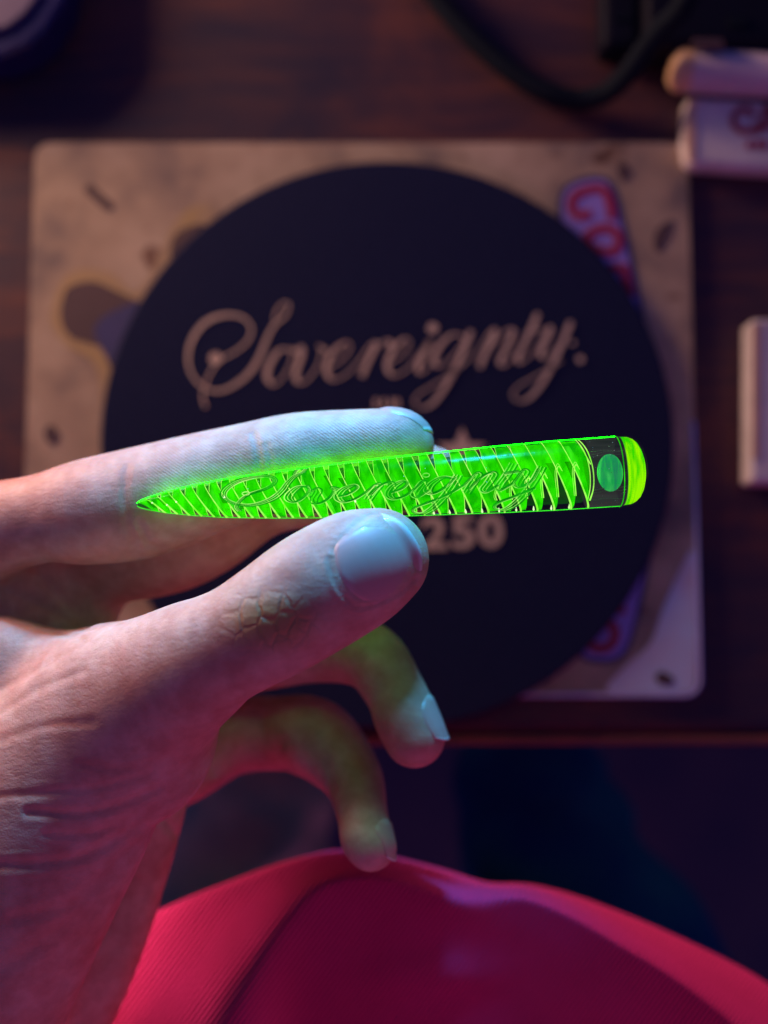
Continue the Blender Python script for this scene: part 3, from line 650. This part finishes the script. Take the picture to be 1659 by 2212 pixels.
# nail folds on the thumb: skin rises behind the nail and sinks under it
NAILPX = [(711, 1205), (714, 1230), (724, 1258), (740, 1283), (765, 1308), (795, 1310), (828, 1298), (865, 1279), (899, 1248)]
dn = seg_dist(pxy, NAILPX); k = front & (dep < 245) & (dn < 40)
un = np.stack([0.848 * pxy[:, 0] - 0.53 * pxy[:, 1], 0.53 * pxy[:, 0] + 0.848 * pxy[:, 1]], 1)
inn = (((un[:, 0] - 45) / 95) ** 2 + ((un[:, 1] - 1455) / 84) ** 2) < 1
disp[k & ~inn] += 0.12 * np.exp(-((dn[k & ~inn] - 8) / 9.0) ** 2)
carve(NAILPX, 3.5, 0.45, 0, 245); carve([(720, 1190), (750, 1150), (790, 1118), (822, 1106)], 3.5, 0.3, 0, 245)
V = V + N * disp[:, None]
knuck = np.exp(-(((pxy[:, 0] - 590) / 95) ** 2 + ((pxy[:, 1] - 1345) / 62) ** 2) ** 1.6) * (dep < 245) * front
ridge = ((pxy[:, 0] > 290) & (pxy[:, 1] < 1110) & (dep < 275)).astype(float) * np.clip((pxy[:, 0] - 290) / 60, 0, 1)
pelvis = W(150, 2000, 330)
person = thing('person', pelvis, 'person in a red ribbed shirt, left hand pinching the glowing green rod', 'person')
hand = link_mesh('hand', C2W(V), Q, M_SKIN, person)
for nm, arr in (('knuckle', knuck), ('ridge', ridge)):
    at = hand.data.attributes.new(nm, 'FLOAT', 'POINT'); at.data.foreach_set('value', arr.astype(np.float32))

def nail(ch, sz, c, ndir, adir, half, length, lift=0.35, ext=0.78, label=None, tipround=0.5, thick=0.45):
    c = PX(*c); nd = np.array(ndir, float); nd /= np.linalg.norm(nd); a = np.array(adir, float); a -= nd * (a @ nd); a /= np.linalg.norm(a); s_ = np.cross(nd, a)
    NU, NV = 25, 29; P = np.zeros((NV, NU, 3)); t_ = np.zeros((NV, NU)); lun = np.zeros((NV, NU))
    for i in range(NV):
        v = i / (NV - 1); vv = (v - 0.5) * length
        for j in range(NU):
            u = (j / (NU - 1)) * 2 - 1
            wv_ = half * (1 - 0.10 * (2 * v - 1) ** 2)
            # rounded base and free edge
            vb = vv + (abs(u) ** 2.4) * length * 0.20 * (1 - v) - (abs(u) ** 2.6) * length * 0.16 * v
            P[i, j] = c + s_ * u * wv_ + a * vb + nd * 25
            lun[i, j] = 1 if v > 0.94 else max(0, 1 - ((v / 0.20) ** 2 + (u / 0.5) ** 2)) * 0.6
    flat = P.reshape(-1, 3); tt = np.zeros(len(flat))
    for _ in range(40):
        d = chain_pts(flat - nd * tt[:, None], ch, sz); tt += np.clip(d, -2, 4) * 0.8; tt = np.minimum(tt, 33)
    H = (flat - nd * tt[:, None]).reshape(NV, NU, 3); hh = -tt.reshape(NV, NU)
    iv = int(ext * (NV - 1))
    sl = (hh[iv] - hh[iv - 5]) / 5
    for i in range(iv + 1, NV): hh[i] = hh[iv] + np.clip(sl, -0.22, 0.3) * (i - iv) * 1.0
    out = np.zeros_like(P)
    for i in range(NV):
        v = i / (NV - 1)
        for j in range(NU):
            u = (j / (NU - 1)) * 2 - 1
            l = lift * min(1, v / 0.12) * 1.0 - 0.55 * max(0, abs(u) - 0.86) / 0.14 * lift * 1.8 * (1 - v * 0.6) - (0.9 if i == 0 else 0)
            out[i, j] = P[i, j] + nd * (hh[i, j] + l)
    low = out - nd * thick
    vts = np.concatenate([out.reshape(-1, 3), low.reshape(-1, 3)]); n0 = NU * NV; fs = []
    for i in range(NV - 1):
        for j in range(NU - 1):
            q = (i * NU + j, i * NU + j + 1, (i + 1) * NU + j + 1, (i + 1) * NU + j); fs.append(q); fs.append(tuple(x + n0 for x in q[::-1]))
    bd = [(0, j) for j in range(NU)] + [(i, NU - 1) for i in range(1, NV)] + [(NV - 1, j) for j in range(NU - 2, -1, -1)] + [(i, 0) for i in range(NV - 2, 0, -1)]
    bi = [i * NU + j for i, j in bd]
    fs += [(bi[(k + 1) % len(bi)], bi[k], bi[k] + n0, bi[(k + 1) % len(bi)] + n0) for k in range(len(bi))]
    o = link_mesh('fingernail', C2W(vts), fs, M_NAIL, hand, origin=np.array(person.location))
    at = o.data.attributes.new('lunula', 'FLOAT', 'POINT'); at.data.foreach_set('value', np.concatenate([lun.reshape(-1)] * 2).astype(np.float32))
    bm = bmesh.new(); bm.from_mesh(o.data); bmesh.ops.recalc_face_normals(bm, faces=bm.faces); bm.to_mesh(o.data); bm.free()
    return o
x, y = UN(45, 1456)
nail(THUMB, FLAT['t'], (x, y, 240), (0.03, 0.03, 1), (0.848, 0.53, -0.05), 8.5, 18.6, 0.76, 0.88)
nail(INDEX, FLAT['f'], (856, 960, 262), (0.36, 0.95, -0.25), (0.95, -0.36, 0.0), 6.2, 14.0, 0.5, 1.0, thick=0.35)
nail(RING, FLAT['f'], (893, 1570, 272), (1, 0.45, 0.15), (0.38, -1, 0.1), 5.2, 12.0, 0.45, 0.80, thick=0.3)
nail(PINKY, FLAT['f'], (797, 1815, 269), (1, 0.12, 0.25), (0.12, -1, 0.1), 4.3, 10.0, 0.45, 0.80, thick=0.3)

# ------------------------------------------------------------------ shirt
RIM = np.array([(-600, 2330), (-200, 2200), (60, 2090), (200, 2030), (329, 1972), (437, 1926), (580, 1872), (672, 1846), (730, 1834), (790, 1838), (856, 1851), (982, 1884), (1057, 1909), (1132, 1907), (1233, 1930), (1358, 1976), (1484, 2031), (1610, 2093), (1700, 2150), (1900, 2270), (2300, 2500)], float)
S1 = np.array([(-600, 3600), (-100, 3000), (330, 2480), (479, 2212), (546, 2102), (588, 2018), (647, 1934), (705, 1897), (772, 1886), (856, 1895), (940, 1922), (1007, 1940), (1074, 1934), (1130, 1928), (1191, 1950), (1275, 1992), (1358, 2045), (1442, 2095), (1568, 2190), (1750, 2350), (2300, 2800)], float)
rimS = spline(RIM, 6); s1S = spline(S1, 6)
gxs = np.linspace(-500, 2150, 220); nv1, nv2 = 120, 26
rows = []; uvs = []
for x in gxs:
    yr = np.interp(x, rimS[:, 0], rimS[:, 1]); ys = max(np.interp(x, s1S[:, 0], s1S[:, 1]), yr + 12)
    col = []; uc = []
    for j in range(nv2):                                   # far side, hanging down behind the rim
        t = 1 - j / nv2
        d = 319 + 155 * t ** 1.3; y = yr + 26 * t
        col.append(PX(x, y, d)); uc.append(((x) / 400, (yr - 150 * t) / 400))
    for j in range(nv1):
        t = (j / (nv1 - 1)); y = yr + (2650 - yr) * t ** 1.25
        # depth: far-facing slope to a fold shaped as the cast-shadow edge, then tilted front
        q = (y - yr) / max(ys - yr, 1)
        lit = min(q, 1.0); soft = 22.0
        w_lit = min(ys - yr, 420)
        d0 = 319 - 50 * (0.45 * math.sqrt(max(0, 1 - (1 - min(q, 1)) ** 2)) + 0.55 * min(q, 1)) * min(1, (0.80 + w_lit / 1200))
        over = max(0, y - ys)
        d = d0 + 0.017 * over + 10 * math.exp(-over / 60.0) * 0
        d += 0.8 * math.sin(x * 0.006 + y * 0.004) + 0.4 * math.sin(x * 0.013 - y * 0.009 + 1) * min(1, over / 80)
        d += -1.6 * math.exp(-(((x - 930 + (y - 2000) * 0.3) / 130) ** 2) - ((y - 2110) / 42) ** 2)
        col.append(PX(x, y, d)); uc.append((x / 400, y / 400))
    rows.append(col); uvs.append(uc)
G = np.array(rows); nr_, nc_ = G.shape[:2]
# soften the shadow-edge fold a little
for _ in range(8):
    G[1:-1] = G[1:-1] * 0.5 + (G[2:] + G[:-2]) * 0.25
    G[:, nv2 + 1:-1] = G[:, nv2 + 1:-1] * 0.5 + (G[:, nv2 + 2:] + G[:, nv2:-2]) * 0.25
fs = [(i * nc_ + j, i * nc_ + j + 1, (i + 1) * nc_ + j + 1, (i + 1) * nc_ + j) for i in range(nr_ - 1) for j in range(nc_ - 1)]
shirt = link_mesh('shirt', C2W(G.reshape(-1, 3)), fs, M_SHIRT, person)
uvl = shirt.data.uv_layers.new(name='UVMap'); U = np.array(uvs).reshape(-1, 2); li = np.zeros(len(shirt.data.loops), np.int32); shirt.data.loops.foreach_get('vertex_index', li)
uvl.data.foreach_set('uv', U[li].astype(np.float32).ravel())
shirt['label'] = 'crimson ribbed cotton shirt over the belly'

# ------------------------------------------------------------------ trouser legs
def leg(pts, mat_, lab, seed):
    A = spline([(*PX(x, y, d), r / FPX * d) for x, y, r, d in pts], 10); n = 48; v = []
    rng = np.random.RandomState(seed); ph = rng.rand(6) * 6.28
    tan = np.gradient(A[:, :3], axis=0); tan /= np.linalg.norm(tan, axis=1)[:, None]
    for i in range(len(A)):
        u = np.cross([0, 0, 1], tan[i]); u /= np.linalg.norm(u); w = np.cross(tan[i], u)
        for j in range(n):
            a = 2 * math.pi * j / n; s_ = i * 0.35
            r = A[i, 3] * (1 + 0.035 * math.sin(2 * a + s_ * 1.3 + ph[0]) + 0.03 * math.sin(3 * a - s_ * 1.1 + ph[1]) + 0.02 * math.sin(5 * a + s_ * 0.8 + ph[2]))
            v.append(A[i, :3] + r * (math.cos(a) * u + math.sin(a) * w))
    f = [(i * n + j, i * n + (j + 1) % n, (i + 1) * n + (j + 1) % n, (i + 1) * n + j) for i in range(len(A) - 1) for j in range(n)] + [tuple(range(n))[::-1], tuple((len(A) - 1) * n + j for j in range(n))]
    o = link_mesh('trouser_leg', C2W(np.array(v)), f, mat_, person); o['label'] = lab
leg([(1150, 1560, 120, 520), (1145, 1655, 158, 512), (1160, 1740, 176, 508), (1200, 1880, 205, 500), (1300, 2080, 240, 490), (1420, 2350, 270, 480), (1500, 2600, 290, 470)], M_JEANS, 'navy trouser leg, knee just below the table edge', 3)
leg([(600, 1560, 90, 530), (590, 1660, 130, 525), (560, 1760, 165, 520), (510, 1900, 190, 510), (430, 2100, 220, 500), (330, 2400, 250, 490)], M_JEANSLIT, 'grey green trouser leg seen between the fingers', 5)

# ------------------------------------------------------------------ the glass rod
A_ = np.array([294.0, 1090.0]); B_ = np.array([1396.0, 1014.0]); DR = 250.0
Ln = np.linalg.norm(B_ - A_); e1p = (B_ - A_) / Ln; e2p = np.array([e1p[1], -e1p[0]])       # e2p points up in the picture
def rr_(s): return np.interp(s, [0, 3, 10, 30, 70, 120, 185, 290, 405, 520, 640, 780, 905, 1000, 1104], [0.5, 4.5, 8, 15, 24, 33, 42, 51, 58.5, 64.5, 69, 74, 77, 77.5, 78])
mm = DR / FPX
O_ = PX(A_[0], A_[1], DR); E1 = np.array([e1p[0], -e1p[1], 0]); E2 = np.array([e2p[0], -e2p[1], 0]); E3 = np.array([0, 0, 1.0])
def R3(s, h, rho=0.95, back=False):        # along px, height fraction, on a shell of rho * radius, towards the camera
    r = rr_(s) * rho * mm; z = math.sqrt(max(0.0, 1 - h * h)) * (-1 if back else 1)
    return O_ + E1 * s * mm + E2 * h * r + E3 * z * r
rod = thing('glass_rod', W(845, 1052, DR), 'glowing green glass rod with twisted fins, pointed left end and clear rounded right end', 'glass rod')
n = 64; v = []; prof = [(s, rr_(s)) for s in np.concatenate([[0, 1.5, 3, 6, 10, 18, 30, 45, 60, 80, 100], np.arange(125, 1050, 25)])] + [(1052, 78), (1064, 77), (1076, 73), (1086, 66), (1094, 54), (1100, 38), (1103, 20), (1104.5, 1)]
for s, r in prof:
    for k in range(n):
        a = 2 * math.pi * k / n; v.append(O_ + E1 * s * mm + (E2 * math.sin(a) + E3 * math.cos(a)) * r * mm)
f = [(i * n + k, i * n + (k + 1) % n, (i + 1) * n + (k + 1) % n, (i + 1) * n + k) for i in range(len(prof) - 1) for k in range(n)]
link_mesh('glass_body', C2W(np.array(v)), f, M_SHELL, rod)
v = []; ss = np.concatenate([[4, 10, 30, 60], np.arange(80, 980, 20)])
for s in ss:
    for k in range(n):
        a = 2 * math.pi * k / n; v.append(O_ + E1 * s * mm + (E2 * math.sin(a) + E3 * math.cos(a)) * rr_(s) * 0.80 * mm)
f = [(i * n + k, i * n + (k + 1) % n, (i + 1) * n + (k + 1) % n, (i + 1) * n + k) for i in range(len(ss) - 1) for k in range(n)]
link_mesh('inner_core', C2W(np.array(v)), f, M_CORE, rod)
# helical fins: panel mesh + raised bright edges
def strip(mb, L, Rr, rho, mi):             # ribbon between two curves of (s, h)
    k = len(L); v = [R3(s, h, rho) for s, h in L] + [R3(s, h, rho) for s, h in Rr]
    mb.add(C2W(np.array(v)), [(i, i + 1, k + i + 1, k + i) for i in range(k - 1)], mi)
def line(mb, P, rad, rho=0.965, mi=1):
    q = C2W(np.array([R3(s, h, rho) for s, h in spline(P, 5)])); rad = np.interp(np.linspace(0, 1, len(q)), np.linspace(0, 1, len(np.atleast_1d(rad))), np.atleast_1d(rad)) if np.ndim(rad) else rad
    mb.tube(q, np.asarray(rad) * 0.001, 6, mi)
s0 = -4.0; k = 0
while s0 < 930:
    p = max(0.0, s0 / 950.0); pitch = 25 + 12.0 * min(1, p * 1.1); P_ = pitch; rg = random.uniform
    mb = MB(); wide = float(np.clip((p - 0.70) / 0.22, 0, 1)); hc = -0.34 + 0.60 * wide + rg(-0.05, 0.05)
    topR = s0 + P_; topL = topR - P_ * (0.56 + 0.42 * wide + rg(-0.05, 0.05)); run = 0.75 - 0.08 * wide
    def RE(h, o=0.0): return topR + P_ * (run * (1 - h) ** 1.15 + o)
    def Lf(h): return max(topL + P_ * 0.05 * (1 - h), RE(h, -1.0))
    def Rt(h):
        if h > hc: return RE(h)
        return RE(hc) + P_ * (0.10 * (1 - math.exp((h - hc) * 6)))
    H = list(np.linspace(0.99, -0.985, 26))
    rho = 0.93 + 0.015 * (k % 2)
    lim = lambda x_: max(2.0, min(968.0, x_))
    Ls = [(lim(min(Lf(h), Rt(h))), h) for h in H]; Rs = [(lim(Rt(h)), h) for h in H]
    strip(mb, Ls, Rs, rho, 0)
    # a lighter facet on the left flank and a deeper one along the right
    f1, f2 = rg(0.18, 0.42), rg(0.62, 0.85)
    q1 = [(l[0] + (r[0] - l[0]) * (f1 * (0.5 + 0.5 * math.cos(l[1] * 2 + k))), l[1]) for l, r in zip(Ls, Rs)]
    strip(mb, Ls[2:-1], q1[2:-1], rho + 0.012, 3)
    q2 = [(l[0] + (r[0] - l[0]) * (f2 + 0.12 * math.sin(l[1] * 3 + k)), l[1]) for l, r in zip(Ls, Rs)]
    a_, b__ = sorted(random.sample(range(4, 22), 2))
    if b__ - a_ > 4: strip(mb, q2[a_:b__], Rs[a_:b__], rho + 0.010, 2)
    # dim glass seen through the gaps
    if rg(0, 1) < 0.45: strip(mb, [(lim(RE(h, -1.0)), h) for h in np.linspace(0.95, 0.3, 6)], [(lim(max(topL, RE(h, -1.0))), h) for h in np.linspace(0.95, 0.3, 6)], 0.86, 2)
    if RE(-0.98) < 975:
        line(mb, [(RE(h), h) for h in (0.985, 0.7, 0.4, 0.1, -0.2, -0.5, -0.8, -0.98)], [0.07, 0.09, 0.10, 0.13, 0.17, 0.20, 0.22])
    else:
        hh = [h for h in np.linspace(0.985, -0.98, 14) if RE(h) < 976]
        if len(hh) > 3: line(mb, [(RE(h), h) for h in hh], [0.08, 0.14])
    if topL > 4: line(mb, [(lim(Lf(h)), h) for h in (0.985, 0.8, 0.6, 0.42)], [0.06, 0.05], 0.955)
    if RE(hc) < 965:
        if wide > 0.15:
            for o_, r_ in ((0.0, 0.12), (-0.10, 0.06)):
                line(mb, [(RE(-0.97, -1.0) + P_ * (1.05 + o_ * 0.3), -0.97), (Rt(-0.6) + P_ * (0.02 + o_), -0.62), (Rt(hc - 0.1) - P_ * (0.02 - o_), hc - 0.22), (RE(hc) + P_ * (0.16 + o_ * .3), hc + 0.02 - o_ * 0.8), (RE(hc) + P_ * (0.36), hc - 0.12)][1:], [r_, r_ * 0.8], 0.972)
        else: line(mb, [(Rt(h), h) for h in (hc - 0.02, -0.55, -0.75, -0.97)], [0.06, 0.08], 0.96)
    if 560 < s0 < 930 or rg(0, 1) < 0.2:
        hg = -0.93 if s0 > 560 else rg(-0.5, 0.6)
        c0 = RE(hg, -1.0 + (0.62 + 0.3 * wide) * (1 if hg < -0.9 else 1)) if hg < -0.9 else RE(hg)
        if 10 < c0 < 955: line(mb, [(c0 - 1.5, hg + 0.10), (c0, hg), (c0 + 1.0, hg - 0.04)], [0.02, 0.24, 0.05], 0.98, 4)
    mb.build('glass_fin', [M_FIN, M_EDGE, M_FIN2, M_FINL, M_GLINT], rod)
    s0 += pitch; k += 1
# rims of light along both sides
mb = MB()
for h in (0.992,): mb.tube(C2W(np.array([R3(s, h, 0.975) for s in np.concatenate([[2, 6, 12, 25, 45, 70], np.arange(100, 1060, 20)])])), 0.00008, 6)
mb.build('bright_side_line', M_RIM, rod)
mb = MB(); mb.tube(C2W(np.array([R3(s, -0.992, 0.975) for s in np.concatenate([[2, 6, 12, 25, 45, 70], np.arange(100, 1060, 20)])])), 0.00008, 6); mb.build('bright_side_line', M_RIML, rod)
# collar where the green glass ends
mb = MB(); line(mb, [(960, 0.97), (970, 0.6), (976, 0.1), (976, -0.4), (970, -0.78)], [0.10, 0.16, 0.14, 0.2], 0.96, 0); line(mb, [(955, 0.96), (964, 0.6), (969, 0.1), (969, -0.4), (966, -0.74)], [0.06, 0.1, 0.1], 0.95, 0)
mb.build('collar_line', M_EDGE, rod)
# end lens
mb = MB(); v = []
for s_ in np.linspace(972, 1050, 8):
    for kq in range(n): a = 2 * math.pi * kq / n; v.append(O_ + E1 * s_ * mm + (E2 * math.sin(a) + E3 * math.cos(a)) * 75.5 * mm)
mb.add(C2W(np.array(v)), [(i * n + kq, i * n + (kq + 1) % n, (i + 1) * n + (kq + 1) % n, (i + 1) * n + kq) for i in range(7) for kq in range(n)])
mb.build('clear_end_wall', M_CLEAR, rod)
mb = MB()
for h0, h1, r_ in ((0.66, 0.60, 0.05), (0.56, 0.62, 0.035), (0.50, 0.50, 0.03), (-0.52, -0.48, 0.07), (-0.60, -0.58, 0.04), (-0.82, -0.83, 0.04)):
    mb.tube(C2W(np.array([R3(s_, h0 + (h1 - h0) * (s_ - 978) / 66 + 0.02 * math.sin(s_ * 0.12), 0.9) for s_ in np.linspace(978, 1046, 10)])), r_ * 0.001, 5)
mb.build('reflection_streaks', simple('reflection_streak', (0.34, 0.26, 0.36), 0.6), rod)  # reflections in the clear end, put in as pale coloured threads
mb = MB(); v = []; ce = [(1049, 74), (1066, 72.5), (1076, 68), (1084, 61), (1091, 49), (1096, 34), (1099, 14), (1100, 1)]
for s, r in ce:
    for k in range(n):
        a = -math.pi / 2 + math.pi * k / (n - 1); v.append(O_ + E1 * s * mm + (E2 * math.sin(a) + E3 * math.cos(a)) * r * mm)
mb.add(C2W(np.array(v)), [(i * n + k, i * n + k + 1, (i + 1) * n + k + 1, (i + 1) * n + k) for i in range(len(ce) - 1) for k in range(n - 1)]); mb.build('end_lens', M_CAP, rod)
mb = MB()
for s_, rd in ((1041, 0.09),):
    mb.tube(C2W(np.array([O_ + E1 * s_ * mm + (E2 * math.sin(a) + E3 * math.cos(a)) * 76.5 * mm for a in np.linspace(-math.pi / 2, math.pi / 2, 40)])), rd * 0.001, 6)
mb.build('lens_seam', M_FIN, rod)
# opal
mb = MB(); v = [R3(1021, 0.0, 0.86)]; ng = 40; cen = O_ + E1 * 1015 * mm - E2 * 3 * mm + E3 * 60 * mm
v = []; rings = [(1.0, -0.9), (1.0, 0.0), (0.9, 0.35), (0.6, 0.7), (0.3, 0.85), (0.02, 0.9)]
for q, zz in rings:
    for k in range(ng):
        a = 2 * math.pi * k / ng; v.append(cen + E1 * 26.5 * q * mm * math.cos(a) + E2 * 39.5 * q * mm * math.sin(a) + E3 * zz)
mb.add(C2W(np.array(v)), [(i * ng + k, i * ng + (k + 1) % ng, (i + 1) * ng + (k + 1) % ng, (i + 1) * ng + k) for i in range(len(rings) - 1) for k in range(ng)]); mb.build('opal_disc', M_OPAL, rod)
# engraved script
def romap(q, off=0.0):
    s = (q[0] - 95) * 0.478 + 196 + off; h = (265 - q[1] - (q[0] - 300) * 0.055) / 205.0 * (0.92 if q[0] < 480 else 0.84) - 0.02
    h = h + (0.12 if q[0] < 480 else -0.02)
    return s, float(np.clip(h, -0.93, 0.93))
for key, strokes in SCRIPT.items():
    if key in ('dot', 'tick'): continue
    mb = MB()
    for mode, pts in strokes:
        if mode == 'o':
            c, r_ = pts; ring = [(c[0] + r_ * 0.8 * math.cos(a), c[1] + r_ * 0.8 * math.sin(a)) for a in np.linspace(0, 2 * math.pi, 14)]
            mb.tube(C2W(np.array([R3(*romap(q), 0.985) for q in ring])), 0.00011, 5, 1); continue
        P, nr, w_ = stroke_outline(mode, pts, 11, 42, 6)
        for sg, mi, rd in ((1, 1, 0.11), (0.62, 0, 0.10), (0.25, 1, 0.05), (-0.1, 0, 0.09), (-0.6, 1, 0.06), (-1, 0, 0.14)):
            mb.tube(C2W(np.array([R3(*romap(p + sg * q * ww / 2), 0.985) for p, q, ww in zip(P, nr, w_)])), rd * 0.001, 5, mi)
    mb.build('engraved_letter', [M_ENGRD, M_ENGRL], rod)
# dust on the glass
mb = MB()
for _ in range(70):
    s = random.uniform(200, 1050) if random.random() < 0.5 else random.uniform(975, 1052); h = random.uniform(-0.9, 0.9); c = R3(s, h, 0.975 if s > 970 else 1.005); r = random.choice([0.05, 0.06, 0.08, 0.12])
    mb.add(C2W(np.array([c + np.array(d_) * r for d_ in ((1, 0, 0), (0, 1, 0), (-1, 0, 0), (0, -1, 0), (0, 0, 1), (0, 0, -1))])), [(0, 1, 4), (1, 2, 4), (2, 3, 4), (3, 0, 4), (1, 0, 5), (2, 1, 5), (3, 2, 5), (0, 3, 5)])
tag(mb.build('dust_specks', M_DUST, rod), kind='stuff')

# the rod's own fluorescence falling on the fingers
for s_, hh_, en in [(q, 0.62, 0.0026) for q in (70, 140, 210, 280, 350, 420, 490, 560, 630)] + [(470, -0.75, 0.0010), (580, -0.75, 0.0012), (640, -0.7, 0.0012), (800, 0.0, 0.001), (960, 0.0, 0.001)]:
    r_ = rr_(s_) * mm
    ld = bpy.data.lights.new('rod_fluorescence', 'POINT'); ld.energy = en * (0.3 + rr_(s_) / 78); ld.color = (0.10, 1.0, 0.01); ld.shadow_soft_size = 0.0025
    o = bpy.data.objects.new('rod_fluorescence', ld); scene.collection.objects.link(o); o.location = C2W(O_ + E1 * s_ * mm + E2 * hh_ * r_ - E3 * 0.1 * r_).tolist()
